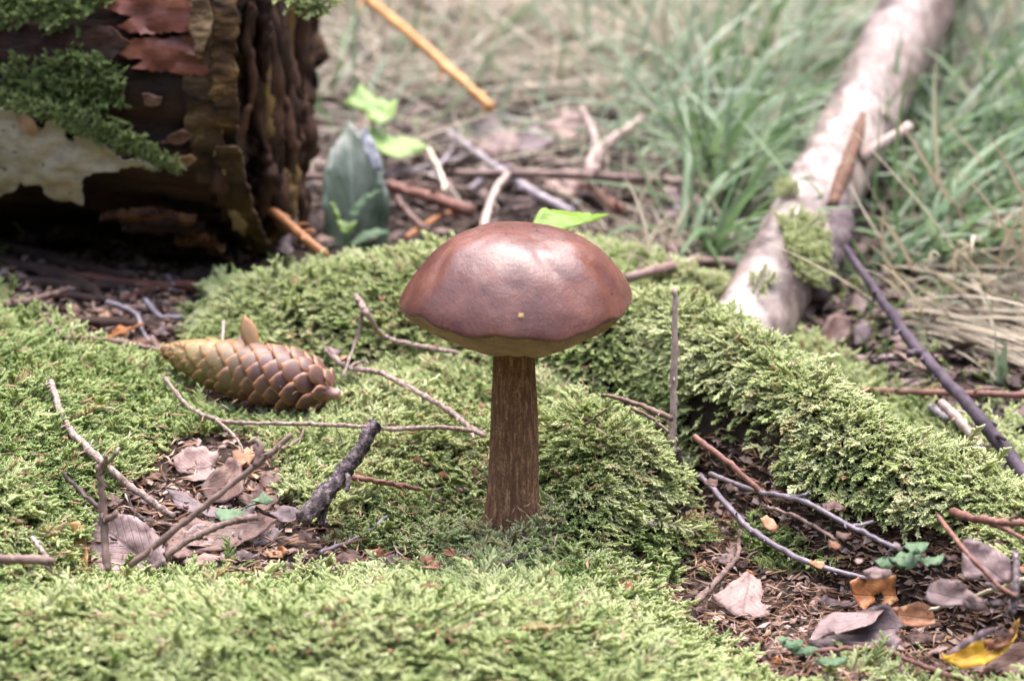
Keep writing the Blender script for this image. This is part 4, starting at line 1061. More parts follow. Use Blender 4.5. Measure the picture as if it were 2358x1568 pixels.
LM = {
 'mauve': leaf_mat('mauve dead leaf', [(.3, (.15, .09, .08)), (.55, (.25, .165, .155)), (.75, (.34, .24, .225))], mottle=(.12, .07, .065)),
 'pink': leaf_mat('pinkish dead leaf', [(.3, (.21, .12, .10)), (.6, (.32, .21, .18)), (.8, (.42, .31, .27))], mottle=(.2, .11, .09)),
 'brown': leaf_mat('brown dead leaf', [(.3, (.075, .038, .030)), (.55, (.15, .075, .055)), (.78, (.26, .15, .11))], mottle=(.05, .025, .02)),
 'dusk': leaf_mat('dark mauve leaf', [(.3, (.085, .055, .058)), (.55, (.17, .115, .115)), (.78, (.27, .20, .20))], mottle=(.06, .035, .035)),
 'orange': leaf_mat('orange brown leaf', [(.28, (.24, .075, .035)), (.5, (.46, .18, .06)), (.66, (.58, .28, .08)), (.8, (.6, .38, .09))], 60, .45, mottle=(.2, .08, .05)),
 'yellow': leaf_mat('yellow leaf', [(.3, (.50, .22, .02)), (.55, (.72, .42, .02)), (.8, (.62, .26, .02))], 50, .45, (.4, .16, .02)),
 'rust': leaf_mat('rust red leaf', [(.3, (.09, .03, .016)), (.55, (.28, .09, .025)), (.8, (.48, .19, .03))], 70, .4),
 'ochre': leaf_mat('ochre leaf', [(.3, (.30, .15, .05)), (.6, (.50, .30, .10)), (.8, (.56, .38, .17))]),
 'green': leaf_mat('fresh green leaf', [(.3, (.16, .27, .02)), (.6, (.23, .35, .03)), (.8, (.28, .40, .05))], 60, .4, (.16, .28, .03), .6, .45, .45, 7),
 'lime': leaf_mat('lime seedling leaf', [(.3, (.15, .25, .04)), (.6, (.22, .33, .06)), (.8, (.30, .40, .11))], 60, .4, (.14, .24, .06), .5, .5, .25),
 'dock': leaf_mat('dull dark green leaf', [(.3, (.050, .068, .046)), (.6, (.078, .10, .070)), (.8, (.11, .135, .10))], 30, .45, (.22, .26, .20), .4, .6, .1, 6),
 'sorrel': leaf_mat('sea green leaflet', [(.3, (.08, .14, .06)), (.6, (.13, .205, .10)), (.8, (.18, .25, .14))], 90, .5, (.2, .36, .2), .3, .4, .3),
 'pale': leaf_mat('pale leaf edge', [(.3, (.24, .24, .27)), (.7, (.34, .34, .38))], 60, .5, (.5, .5, .5), .1),
 'bract': leaf_mat('orange bud scale', [(.3, (.24, .09, .04)), (.6, (.42, .20, .10)), (.8, (.55, .33, .19))], 200, .5),
}
def leaf(outline, mat_, label, n=(0, -.5, .87), anchor=None, lift=.004, y=None, curl=(0, 0), roll=0.0, wav=.0024, name='fallen_leaf', cat='leaf', group=None, th=.00035, seed=None, step=11, jitter=1.5, stalk=None, parent=None, base=None, part=None, edge=8):
    sd = seed or int(outline[0][0] + outline[0][1] * 3)
    a = anchor or max(outline, key=lambda q: q[1])
    p0 = on_y(a[0], a[1], y) if y is not None else hit(a[0], a[1], lift)
    nv = Vector(n).normalized()
    cx = sum(q[0] for q in outline) / len(outline); cy = sum(q[1] for q in outline) / len(outline)
    def plane(px, py):
        d = ray(px, py); return CAMP + d * ((p0 - CAMP).dot(nv) / d.dot(nv))
    O = [plane(*q) for q in outline]; c0 = sum(O, Vector()) / len(O)
    # main axis of the leaf
    q = np.array([tuple(o - c0) for o in O]); w, ev = np.linalg.eigh(q.T @ q)
    ua = Vector(ev[:, 2]); va = nv.cross(ua).normalized(); L = max(abs((o - c0).dot(ua)) for o in O); W = max(abs((o - c0).dot(va)) for o in O) + 1e-6
    uvs = []
    def proj(px, py):
        p = plane(px, py); d = p - c0; uu = d.dot(ua) / L; vv = d.dot(va) / W
        e = curl[0] * L * uu * uu + curl[1] * W * vv * vv + roll * W * vv
        e += wav * (noise.noise((uu * 2.2, vv * 2.2, sd)) + .5 * noise.noise((uu * 5, vv * 5, sd)))
        e -= .0012 * math.exp(-(vv / .12) ** 2); e += .0022 * (abs(vv) ** 4 + abs(uu) ** 6) * (.4 + noise.noise((uu * 3, vv * 3, sd + 9)) * 1.6)
        uvs.append((uu * .5 + .5, vv))
        return p + nv * e, nv
    V, F, _ = patch_mesh(outline, proj, step, th, jitter, sd, edge)
    b0 = base if base is not None else p0
    me_name = part or 'blade'
    me = mesh_of(me_name, shifted(V, b0), F, LM[mat_], True, uv=uvs + uvs)
    if parent is not None: return put(part or 'blade', me, parent)
    if stalk is None:
        return put(name, me, None, b0, label=label, cat=cat, group=group)
    root = empty(name, b0, label=label, cat=cat, group=group)
    put('blade', me, root)
    S = [plane(*stalk[0])] + [on_y(s[0], s[1], s[2]) if len(s) == 3 else plane(*s) for s in stalk[1:]]
    V, F = tube(S, [.0006, .0008], 6, 6, .1)
    put('stalk', mesh_of('stalk', shifted(V, b0), F, LM[mat_]), root)
    return root
leaf([(402,1060),(425,1040),(465,1036),(500,1045),(506,1060),(485,1075),(500,1090),(495,1105),(460,1115),(420,1112),(428,1100),(450,1090),(415,1090),(402,1078)], 'pink', 'pinkish brown lobed dead leaf lying on the moss below the thin twig', (0, -.55, .83), curl=(.15, .2))
leaf([(462,1128),(500,1085),(530,1058),(556,1072),(562,1120),(556,1150),(520,1160),(470,1150)], 'brown', 'dark brown curled leaf behind the mauve forked twig', (.1, -.6, .8), curl=(.1, .5))
leaf([(385,1135),(420,1140),(470,1160),(520,1175),(600,1170),(575,1195),(510,1200),(450,1190),(410,1175)], 'dusk', 'folded purplish leaf lying behind the slanting twig', (0, -.45, .9), curl=(.1, .3))
leaf([(186,1178),(200,1165),(230,1200),(262,1185),(310,1190),(345,1215),(380,1250),(385,1300),(330,1325),(260,1335),(210,1325),(200,1260)], 'mauve', 'large mauve dead leaf propped behind the upright purplish twig', (0, -.75, .66), lift=.004, anchor=(270, 1290), curl=(.05, .25), step=14)
leaf([(162,1205),(182,1198),(196,1225),(206,1290),(200,1320),(180,1320),(172,1250)], 'ochre', 'narrow ochre yellow leaf strip beside the large mauve leaf', (-.2, -.8, .6), anchor=(185, 1295))
leaf([(395,1225),(450,1205),(520,1210),(600,1195),(640,1215),(580,1250),(540,1265),(470,1275),(410,1300),(380,1285)], 'brown', 'torn brown dead leaf lying under the rough brown twig', (0, -.45, .9), curl=(.2, .2))
leaf([(420,1290),(470,1275),(530,1285),(560,1310),(520,1330),(440,1325)], 'pink', 'small pinkish leaf tucked behind the moss bank', (0, -.5, .87), anchor=(490, 1300))
leaf([(560,1215),(610,1205),(650,1230),(620,1260),(570,1262),(545,1245)], 'dusk', 'crumpled dusky leaf beside the flaky bark stick', (.2, -.5, .85), curl=(.3, .3))
leaf([(600,1095),(640,1075),(652,1100),(630,1130),(600,1130)], 'brown', 'small brown leaf scrap between the mauve twig and bark stick', (0, -.6, .8))
leaf([(535,1040),(570,1030),(590,1050),(570,1075),(540,1070)], 'bract', 'orange brown leaf scrap above the mauve forked twig', (0, -.6, .8))
for k, (x, y, w, h, mt, lb) in enumerate([(330,1150,34,18,'mauve','small mauve leaf under the grey barked twig'),(300,1230,60,26,'dusk','dusky leaf lying under the mauve slanting twig'),(470,1240,70,30,'mauve','broad mauve leaf under the rough brown twig'),(600,1160,54,22,'brown','brown leaf behind the tiny bright clover'),(660,1190,40,20,'dusk','dusky leaf at the foot of the flaky bark stick'),(420,1150,40,18,'brown','brown leaf below the pinkish lobed leaf'),(700,1245,50,16,'brown','brown leaf below the flaky bark stick'),(540,1285,60,18,'dusk','grey leaf against the back of the moss bank'),(250,1160,34,16,'brown','brown leaf beside the thin dark twig'),(800,1290,40,12,'brown','brown leaf scrap row behind the moss bank')]):
    O = [(x + w * math.cos(a) * (.8 + .25 * math.sin(3 * a + k)), y + h * math.sin(a) * (.85 + .25 * math.cos(2 * a + k))) for a in np.linspace(0, 2 * math.pi, 15)[:-1]]
    leaf(O, mt, lb, (.15 * (k % 3 - 1), -.5, .85), lift=.004, curl=(.2, .45), wav=.003, edge=10, step=11, jitter=3)
# right hollow
leaf([(1640,1378),(1690,1340),(1720,1320),(1750,1335),(1758,1365),(1752,1385),(1772,1420),(1740,1428),(1690,1415),(1660,1395)], 'pink', 'pale torn leaf lying flat in the hollow beside the moss bank', (0, -.4, .92), curl=(.1, .1))
lf = empty('fallen_leaf', hit(1985, 1405, .003), label='orange brown leaf with a small hole standing among the litter', cat='leaf')
leaf([(1950,1345),(1975,1330),(2020,1326),(2056,1330),(2062,1365),(2066,1385),(2045,1398),(2030,1396),(2036,1375),(2028,1362),(2014,1370),(2018,1385),(2002,1392),(1985,1412),(1976,1395),(1958,1365)], 'orange', None, (.1, -.8, .6), lift=.008, anchor=(1985, 1405), curl=(.25, .35), parent=lf, base=lf.location, part='blade')
lf = empty('fallen_leaf', hit(1960, 1490, .003), label='large grey mauve leaf curled over itself in the litter', cat='leaf')
leaf([(1862,1488),(1890,1430),(1905,1422),(1960,1420),(2040,1400),(2052,1408),(2082,1440),(2060,1460),(2075,1475),(2062,1495),(2000,1500),(1900,1505)], 'dusk', None, (0, -.62, .78), anchor=(1960, 1490), curl=(.05, .45), parent=lf, base=lf.location, part='blade')
leaf([(1860,1486),(1888,1432),(1905,1424),(1960,1418),(2042,1399),(2028,1425),(2008,1445),(1960,1458),(1925,1463),(1920,1448),(1895,1465)], 'mauve', None, (.05, -.15, .98), anchor=(1905, 1424), y=lf.location.y + .004, curl=(.1, .3), parent=lf, base=lf.location, part='rolled_edge')
leaf([(1862,1500),(1930,1472),(1985,1478),(2040,1470),(2070,1480),(2062,1502),(1990,1508),(1900,1512)], 'mauve', None, (0, -.85, .5), anchor=(1960, 1508), y=lf.location.y - .010, curl=(.05, .3), parent=lf, base=lf.location, part='front_edge')
leaf([(2048,1405),(2075,1398),(2110,1390),(2140,1400),(2152,1425),(2150,1440),(2110,1450),(2080,1442),(2065,1425)], 'bract', 'shiny pale orange leaf beside the curled grey mauve leaf', (.1, -.75, .66), lift=.008, curl=(.2, .4))
leaf([(2130,1375),(2140,1345),(2165,1335),(2200,1337),(2235,1360),(2275,1400),(2262,1408),(2220,1395),(2170,1398),(2140,1392)], 'mauve', 'flat mauve teardrop leaf under the whitish grass stalk', (0, -.7, .71), lift=.008, curl=(.1, .15))
leaf([(2218,1245),(2232,1242),(2280,1258),(2325,1290),(2330,1320),(2322,1345),(2275,1340),(2260,1325),(2250,1335),(2218,1335),(2214,1300)], 'mauve', 'large brownish mauve leaf standing behind the side shoot of the reddish twig', (-.1, -.75, .66), lift=.008, curl=(.08, .12), step=13)
lf = empty('fallen_leaf', hit(2240, 1535, .018), label='curled yellow and rust red leaf on the moss', cat='leaf')
leaf([(2168,1515),(2210,1490),(2240,1480),(2300,1470),(2345,1435),(2340,1470),(2310,1510),(2270,1535),(2215,1542),(2185,1530)], 'yellow', None, (-.1, -.7, .71), anchor=(2240, 1538), y=lf.location.y, curl=(.15, .5), parent=lf, base=lf.location, part='blade')
leaf([(2262,1484),(2300,1466),(2338,1440),(2342,1452),(2325,1482),(2300,1498),(2272,1500)], 'rust', None, (-.1, -.7, .71), anchor=(2240, 1538), y=lf.location.y - .0025, curl=(.15, .5), parent=lf, base=lf.location, part='rust_patch')
leaf([(2172,1510),(2215,1478),(2260,1450),(2300,1440),(2312,1432),(2300,1448),(2262,1466),(2230,1486),(2192,1510)], 'mauve', None, (-.1, -.7, .71), anchor=(2240, 1538), y=lf.location.y - .004, curl=(.1, .2), parent=lf, base=lf.location, part='rolled_edge')
leaf([(2262,1545),(2300,1500),(2345,1480),(2400,1480),(2400,1560),(2340,1560),(2290,1545),(2262,1560)], 'brown', 'folded brown leaf beside the curled yellow leaf', (.1, -.55, .83), curl=(.2, .3))
leaf([(2040,1560),(2055,1545),(2068,1530),(2080,1545),(2110,1550),(2105,1580),(2050,1580)], 'brown', 'small dark brown leaf sticking up at the moss below the arching twig', (0, -.8, .6), anchor=(2075, 1565))
leaf([(1890,770),(1905,735),(1930,722),(1960,735),(1958,775),(1940,800),(1900,798)], 'brown', 'dark rusty leaf in the shade below the birch stem', (0, -.7, .7), curl=(.1, .4))
leaf([(1965,760),(1990,735),(2010,745),(2000,790),(1970,800)], 'dusk', 'dusky leaf beside the dark rusty leaf below the birch stem', (.2, -.7, .7))
leaf([(1750,1195),(1765,1185),(1780,1195),(1792,1215),(1780,1228),(1760,1215)], 'bract', 'crumpled rust leaf scrap above the bluish grey twig', (0, -.7, .7))
leaf([(1985,1318),(2010,1305),(2050,1310),(2055,1325),(2010,1335)], 'mauve', 'small mauve leaf scrap behind the orange leaf with a hole', (0, -.6, .8))
leaf([(2080,1465),(2130,1455),(2180,1462),(2170,1475),(2100,1482)], 'brown', 'thin reddish leaf scrap behind the curled yellow leaf', (0, -.5, .86))
leaf([(1895,1378),(1960,1385),(1990,1372),(1985,1392),(1930,1402),(1880,1392)], 'dusk', 'small curled dusky scrap above the curled grey mauve leaf', (0, -.5, .86), curl=(.3, .2))
# background dead leaves
for k, (x, y, w, h, mt, lb) in enumerate([(1160,335,70,34,'mauve','blurred mauve dead leaf above the long purplish stick'),(1225,330,50,40,'dusk','dusky rounded dead leaf above the long purplish stick'),(1120,305,50,24,'dusk','dark dead leaf beside the pale grey stick'),(1310,300,60,30,'pink','pale dead leaf beside the forked pale stick'),(1300,435,50,24,'pink','cream leaf scrap under the long purplish stick'),(640,565,50,34,'dusk','purple grey leaf under the leaning orange stick'),(1390,80,60,26,'pink','pale pink leaf far back in the grass'),(1560,470,60,50,'mauve','mauve brown leaf between grass clump and purplish stick'),(700,170,30,24,'mauve','small mauve leaf beside the log end')]):
    O = [(x + w * math.cos(a) * (.8 + .25 * math.sin(3 * a + k)), y + h * math.sin(a) * (.85 + .2 * math.cos(2 * a + k))) for a in np.linspace(0, 2 * math.pi, 13)[:-1]]
    leaf(O, mt, lb, (.1 * (k % 3 - 1), -.62, .78), lift=.008, curl=(.15, .4), edge=14, step=16)
# bits on the moss in front of the mushroom
def scrap_label(x, y):
    if y > 1360: return 'tiny orange brown scrap caught in the pale moss bank'
    if x < 420: return 'tiny orange brown scrap on the moss slope beside the cone'
    if y > 1240: return 'orange brown papery scrap on the ground in front of the mushroom'
    if y < 720: return 'tiny orange scrap on the mossy ridge behind the cone'
    if x > 1460: return 'tiny orange scrap on the mossy root'
    return 'tiny orange brown scrap on the moss around the mushroom stem'
for k, (x, y, s, mt) in enumerate([(905,1290,22,'mauve'),(870,1275,18,'bract'),(985,1290,20,'bract'),(1035,1275,18,'bract'),(1000,1305,16,'bract'),(1250,1345,18,'ochre'),(1095,1050+40,10,'bract'),(960,1060,9,'bract'),(830,1095,14,'bract'),(1020,1095,12,'bract'),(1440,1352,24,'bract'),(1060,1060+70,10,'brown'),(150,1380,10,'bract'),(310,1420,9,'bract'),(480,1430,9,'bract'),(770,1440,10,'bract'),(900,1500,9,'bract'),(1210,1450,9,'bract'),(1450,1440,9,'bract'),(600,1320,10,'bract'),(40,1060,9,'bract'),(150,1010,9,'bract'),(300,835,16,'bract'),(240,900,7,'bract'),(1330,1080,9,'bract'),(1150,900,8,'bract'),(1110,935,10,'bract'),(1480,860,8,'bract'),(1780,850,8,'bract'),(680,650,8,'bract'),(880,690,8,'bract'),(430,1170,8,'bract'),(620,1130,9,'bract')]):
    O = [(x + s * math.cos(a) * (.7 + .4 * random.random()), y + s * .6 * math.sin(a) * (.7 + .4 * random.random())) for a in np.linspace(0, 2 * math.pi, 8)[:-1]]
    leaf(O, mt, scrap_label(x, y) if mt in ('bract', 'ochre', 'brown') else 'small mauve leaf scrap in front of the mushroom beside orange scraps', (.3 * (random.random() - .5), -.65, .75), lift=.009, curl=(.3, .6), name='leaf_scrap', cat='leaf scrap', group=scrap_label(x, y) if mt != 'mauve' else None, edge=6, step=6)
r = random.Random(77)
for k in range(64):
    pl = [LITTER[0], RIGHT, RIGHT, LITTER[1]][k % 4]
    for _ in range(60):
        x, y = r.uniform(min(p[0] for p in pl), max(p[0] for p in pl)), r.uniform(min(p[1] for p in pl), max(p[1] for p in pl))
        if x < 2370 and y < 1575 and in_poly(np.array([x]), np.array([y]), pl)[0]: break
    s_ = r.uniform(10, 26); a0 = r.uniform(0, 3)
    O = [(x + s_ * math.cos(a) * r.uniform(.6, 1.15), y + s_ * .55 * math.sin(a + .3) * r.uniform(.6, 1.15)) for a in np.linspace(a0, a0 + 2 * math.pi, 8)[:-1]]
    mt = r.choice(['brown', 'mauve', 'bract', 'dusk', 'brown', 'pink', 'orange'])
    where = ['in the litter hollow behind the moss bank', 'in the hollow under the mossy root', 'in the hollow under the mossy root', 'in the litter around the cone'][k % 4]
    tone_ = {'brown': 'brown', 'mauve': 'mauve', 'bract': 'pale orange', 'dusk': 'dusky grey', 'pink': 'pinkish', 'orange': 'rusty'}[mt]
    leaf(O, mt, f'small {tone_} dead leaf scrap {where}', (r.gauss(0, .3), -.45, .85), lift=.003, curl=(r.uniform(-.2, .5), r.uniform(0, .7)), name='leaf_scrap', cat='leaf scrap', group=f'{tone_} scraps {where}', edge=7, step=8)
# the crumb on the cap
r_c = ray(1198, 727).normalized()
dg = BVHTree.FromPolygons([tuple(v) for v in [vv.co for vv in cap.data.vertices]], [tuple(p.vertices) for p in cap.data.polygons])
hc, hn, _, _ = dg.ray_cast(CAMP, r_c)
V = []; F = []
bm = bmesh.new(); bmesh.ops.create_icosphere(bm, subdivisions=2, radius=.0021)
for q in bm.verts: q.co = Vector((q.co.x * 1.0, q.co.y * .9, q.co.z * .38)) * (1 + .5 * noise.noise(q.co * 900))
me = bpy.data.meshes.new('bud_scale'); bm.to_mesh(me); bm.free(); me.materials.append(LM['ochre'])
o = put('bud_scale', me, None, hc + hn * .0004, label='tiny tan bud scale stuck on the mushroom cap', cat='bud scale'); o.rotation_euler = hn.to_track_quat('Z', 'Y').to_euler()

# ------------------------------------------------------------------ green plants
def plant_leaf(root, b0, outline, mat_, n, y, curl=(0, 0), part='leaf', a=None, step=14):
    leaf(outline, mat_, None, n, anchor=a or (sum(q[0] for q in outline) / len(outline), sum(q[1] for q in outline) / len(outline)), y=y, curl=curl, parent=root, base=b0, part=part, step=step)
def stem_to(root, b0, pts, rad, mat_):
    V, F = tube([p if isinstance(p, Vector) else on_y(*p) for p in pts], rad, 7, 8, .05)
    put('stem', mesh_of('stem', shifted(V, b0), F, LM[mat_]), root)
# bright leaf just behind the cap
p_ = on_y(1235, 530, .13); b0 = Vector((p_.x - .005, p_.y + .01, gz(p_.x - .005, p_.y + .01)))
rt = empty('green_seedling', b0, label='single bright green pointed leaf rising just behind the mushroom cap', cat='seedling')
plant_leaf(rt, b0, [(1224,522),(1232,500),(1246,490),(1290,487),(1340,488),(1405,484),(1378,500),(1350,514),(1320,524),(1298,534),(1262,536),(1238,535)], 'green', (.1, -.35, .93), .125, (-.1, .15), a=(1240, 525))
stem_to(rt, b0, [b0 - Vector((0, 0, .004)), (1228, 640, .135), p_], [.0012, .0009], 'green')
# dull dark broad leaf beside the log
b0 = hit(800, 570, 0)
rt = empty('broad_leaf_plant', b0, label='large dull dark green oval leaf standing beside the rotten log', cat='plant')
yy = b0.y
plant_leaf(rt, b0, [(790,300),(806,262),(822,285),(848,330),(876,400),(893,480),(892,580),(850,610),(780,600),(748,540),(737,470),(742,400),(760,345)], 'dock', (.25, -.85, .42), yy - .01, (-.25, .35), a=(820, 560))
plant_leaf(rt, b0, [(828,302),(845,296),(862,330),(882,392),(862,396),(842,360)], 'pale', (.3, -.8, .5), yy - .022, (0, .3), part='turned_edge')
rt['label'] = 'large dull dark green oval leaf standing beside the rotten log'
# lime green seedling behind it
b0 = hit(900, 420, 0)
rt = empty('lime_seedling', b0, label='lime green seedling with toothed leaves behind the dark oval leaf', cat='seedling')
y1 = b0.y - .02
plant_leaf(rt, b0, [(792,246),(815,222),(835,200),(862,225),(905,242),(918,238),(908,275),(880,292),(850,285),(845,262),(825,255)], 'lime', (-.1, -.6, .8), y1 + .02, (.1, .2), a=(850, 260))
plant_leaf(rt, b0, [(835,305),(870,300),(905,318),(950,328),(985,342),(960,358),(915,370),(885,362),(862,345)], 'lime', (.1, -.5, .86), y1, (.1, .2), a=(900, 340))
stem_to(rt, b0, [b0 - Vector((0, 0, .004)), (885, 380, y1 + .01), (885, 350, y1)], [.0014, .001], 'lime')
stem_to(rt, b0, [(885, 365, y1 + .005), (868, 320, y1 + .01), (855, 285, y1 + .018)], [.001, .0009], 'lime')
# small sprout in front of the dark leaf
b0 = hit(800, 575, .004); ys_ = b0.y
rt = empty('small_sprout', b0, label='small pale sprout with strap leaves in front of the dark oval leaf', cat='seedling')
plant_leaf(rt, b0, [(772,492),(785,508),(800,515),(822,510),(812,530),(798,545),(780,530)], 'lime', (0, -.8, .6), ys_ - .004, (0, .2), step=10)
plant_leaf(rt, b0, [(760,466),(768,468),(785,500),(778,508),(768,490)], 'lime', (0, -.8, .6), ys_ - .004, step=10)
plant_leaf(rt, b0, [(803,500),(812,478),(835,455),(862,440),(885,438),(866,450),(842,470),(822,500)], 'sorrel', (.1, -.7, .7), ys_ - .004, (0, .3), step=10)
plant_leaf(rt, b0, [(805,560),(835,540),(870,530),(900,535),(868,545),(840,556),(815,570)], 'sorrel', (.1, -.5, .86), ys_ - .01, (0, .3), step=10)
stem_to(rt, b0, [b0 - Vector((0, 0, .004)), (798, 555, ys_ - .004), (800, 520, ys_ - .004)], [.0012, .0009], 'lime')
# wood sorrel in the hollow
def sorrel(base, leaflets, label, lift=.012):
    b = hit(base[0], base[1], 0); rt = empty('wood_sorrel', b, label=label, cat='wood sorrel')
    y0 = hit(base[0], base[1], lift).y
    for O in leaflets:
        cx = sum(q[0] for q in O) / len(O); cy = sum(q[1] for q in O) / len(O)
        plant_leaf(rt, b, O, 'sorrel', (0, -.30, .95), y0, (.1, -.5), part='leaflet', a=(cx, max(q[1] for q in O)), step=7)
        p = on_y(cx, max(q[1] for q in O), y0)
        stem_to(rt, b, [b - Vector((0, 0, .004)), (b + p) / 2 + Vector((0, 0, .002)), p], [.0006, .0005], 'sorrel')
def oval(cx, cy, w, h, k=0): return [(cx + w * math.cos(a) * (1 + .12 * math.cos(2 * a + k)), cy + h * math.sin(a)) for a in np.linspace(0, 2 * math.pi, 11)[:-1]]
sorrel((2075, 1300), [oval(2038, 1292, 26, 10), oval(2085, 1284, 36, 20, 1), oval(2110, 1256, 26, 13), oval(2145, 1287, 30, 12, 2)], 'four leaflet wood sorrel beside the purple twig')
sorrel((1850, 1505), [oval(1822, 1480, 26, 11), oval(1850, 1495, 34, 9), oval(1800, 1470, 14, 6)], 'wood sorrel leaflets beside the foot of the curled grey leaf')
sorrel((1905, 1535), [oval(1912, 1521, 36, 10)], 'single pale wood sorrel leaflet below the arching reddish twig')
sorrel((520, 1200), [oval(530, 1182, 32, 17), oval(460, 1210, 28, 9, 1), oval(605, 1150, 30, 7, 2)], 'tiny bright green clover on the dead leaves below the mauve twig')
# ------------------------------------------------------------------ grass and litter behind
def blade(V, F, T, p, d, L, w, bend, tone, rr, seg=6):
    d = d.normalized(); side = d.cross(Vector((0, 0, 1)));
    if side.length < .05: side = Vector((1, 0, 0))
    side = (side.normalized() + Vector((rr.uniform(-.7, .7), rr.uniform(-.7, .7), rr.uniform(-.4, .4)))).normalized()
    k0 = len(V); q = p.copy(); dd = d.copy()
    for i in range(seg + 1):
        f = i / seg; ww = w * (.7 + .6 * f if f < .35 else 1.0 - .95 * ((f - .35) / .65) ** 1.6) * .5
        fold = dd.cross(side).normalized() * ww * .45
        V += [q - side * ww + fold, q, q + side * ww + fold]; T += [tone] * 3
        q = q + dd * (L / seg); dd = (dd + bend * (1.0 / seg)).normalized()
    for i in range(seg):
        a = k0 + i * 3
        F += [(a, a + 1, a + 4, a + 3), (a + 1, a + 2, a + 5, a + 4)]
def grass_object(name, spots, mat_, seed, **k):
    V = []; F = []; T = []; rr = random.Random(seed)
    for p, d, L, w, b, tone in spots: blade(V, F, T, p, d, L, w, b, tone, rr)
    return put(name, mesh_of(name, V, F, mat_, True, attrs={'tone': T}), **k)
GRASS = foliage_mat('green grass', (.12, .22, .06), (.20, .32, .10), .4, .42, 30, .5, 'tone', [(0, (.06, .11, .045)), (.4, (.12, .18, .085)), (.7, (.19, .24, .16)), (1, (.30, .34, .27))])
STRAW = foliage_mat('dry grass', (.40, .33, .22), (.56, .48, .35), .3, .6, 30, .3, 'tone', [(0, (.11, .078, .060)), (.35, (.23, .180, .130)), (.7, (.34, .285, .21)), (1, (.44, .395, .33))])
rr = random.Random(21)
def rvec(s): return Vector((rr.gauss(0, s), rr.gauss(0, s), rr.gauss(0, s)))
LOGFOOT = [(1640,780),(1660,640),(1900,200),(2020,-60),(2100,-160),(2330,-160),(2150,150),(2060,330),(2000,500),(1960,640),(1930,820)]
def bg_spot(x0, x1, y0, y1):
    while True:
        x, y = rr.uniform(x0, x1), rr.uniform(y0, y1); d = ray(x, y).normalized()
        h = BVH.ray_cast(CAMP, d)[0]
        if h is not None and h.y > .30 and not in_poly(np.array([x]), np.array([y]), LOGFOOT)[0]: return h, x, y
green = []; dry = []
def on_log(x, y):     # keep the two logs free of grass roots
    return False
for k in range(850):
    h, x, y = bg_spot(1560, 2400, -120, 640)
    right_of = x > 2330 - y * .75
    d = Vector((rr.gauss(.35, .65), rr.gauss(-.05, .45), rr.uniform(.2, 1.0)))
    L = rr.uniform(.06, .17); b = Vector((rr.gauss(.5, .5), rr.gauss(-.1, .4), -rr.uniform(.3, 1.3)))
    green.append((h, d, L, rr.uniform(.004, .010), b, min(1, max(0, rr.gauss(.5, .32)))))
for k in range(220):
    h, x, y = bg_spot(740, 1600, -140, 330)
    d = Vector((rr.gauss(.1, .6), rr.gauss(-.1, .4), rr.uniform(.3, 1.0)))
    green.append((h, d, rr.uniform(.05, .14), rr.uniform(.003, .007), Vector((rr.gauss(.2, .6), rr.gauss(-.1, .4), -rr.uniform(.3, 1.3))), min(1, max(0, rr.gauss(.62, .25)))))
for k in range(70):
    h, x, y = bg_spot(2000, 2400, 560, 1000)
    green.append((h, Vector((rr.gauss(.2, .5), rr.gauss(0, .4), rr.uniform(.3, 1.0))), rr.uniform(.03, .08), rr.uniform(.0018, .0035), Vector((rr.gauss(.3, .5), 0, -.8)), rr.gauss(.4, .2)))
for k in range(1500):
    h, x, y = bg_spot(700, 2420, -160, 230 if rr.random() < .88 else 480)
    d = Vector((rr.gauss(.1, .8), rr.gauss(0, .6), rr.uniform(.02, .8)))
    dry.append((h, d, rr.uniform(.05, .18), rr.uniform(.0018, .005), Vector((rr.gauss(0, .6), rr.gauss(0, .4), -rr.uniform(.1, 1.0))), min(1, max(0, rr.gauss(.55, .28)))))
for k in range(420):                                       # the sheaf of straw right of the birch stem
    h, x, y = bg_spot(2020, 2420, 500, 960)
    d = Vector((rr.gauss(.7, .3), rr.gauss(-.75, .3), rr.uniform(-.05, .28)))
    if rr.random() < .10: d.x = -d.x * .5; d.z += .6
    dry.append((h + Vector((0, 0, .004)), d, rr.uniform(.08, .20), rr.uniform(.002, .005), Vector((rr.gauss(.1, .3), rr.gauss(-.1, .2), -rr.uniform(.1, .6))), min(1, max(0, rr.gauss(.5, .25)))))
for k in range(160):
    h, x, y = bg_spot(1380, 1700, 430, 640)
    dry.append((h, Vector((rr.gauss(0, .6), rr.gauss(0, .5), rr.uniform(.1, .8))), rr.uniform(.03, .09), rr.uniform(.0012, .003), Vector((rr.gauss(0, .5), 0, -.6)), rr.gauss(.6, .2)))
for k in range(1300):
    h, x, y = bg_spot(760, 2420, -160, 240 if rr.random() < .8 else 430)
    d = Vector((rr.gauss(.1, 1), rr.gauss(0, .7), rr.uniform(.0, .5)))
    dry.append((h + Vector((0, 0, rr.uniform(0, .02))), d, rr.uniform(.06, .22), rr.uniform(.0014, .0034), Vector((rr.gauss(0, .5), rr.gauss(0, .4), -rr.uniform(.1, .7))), min(1, max(0, rr.gauss(.7, .25)))))
for k in range(420):
    h, x, y = bg_spot(1350, 2420, -160, 420)
    d = Vector((rr.gauss(.3, .7), rr.gauss(-.1, .4), rr.uniform(.3, 1.0)))
    green.append((h, d, rr.uniform(.08, .2), rr.uniform(.003, .007), Vector((rr.gauss(.4, .6), rr.gauss(-.1, .4), -rr.uniform(.5, 1.5))), rr.uniform(.75, 1.0)))
grass_object('green_grass', green, GRASS, 1, kind='stuff', label='arching blue green grass growing around the birch stem', cat='grass')
grass_object('dry_grass', dry, STRAW, 2, kind='stuff', label='pale dry straw and dead grass matted behind the mossy root', cat='grass')
r = random.Random(31)
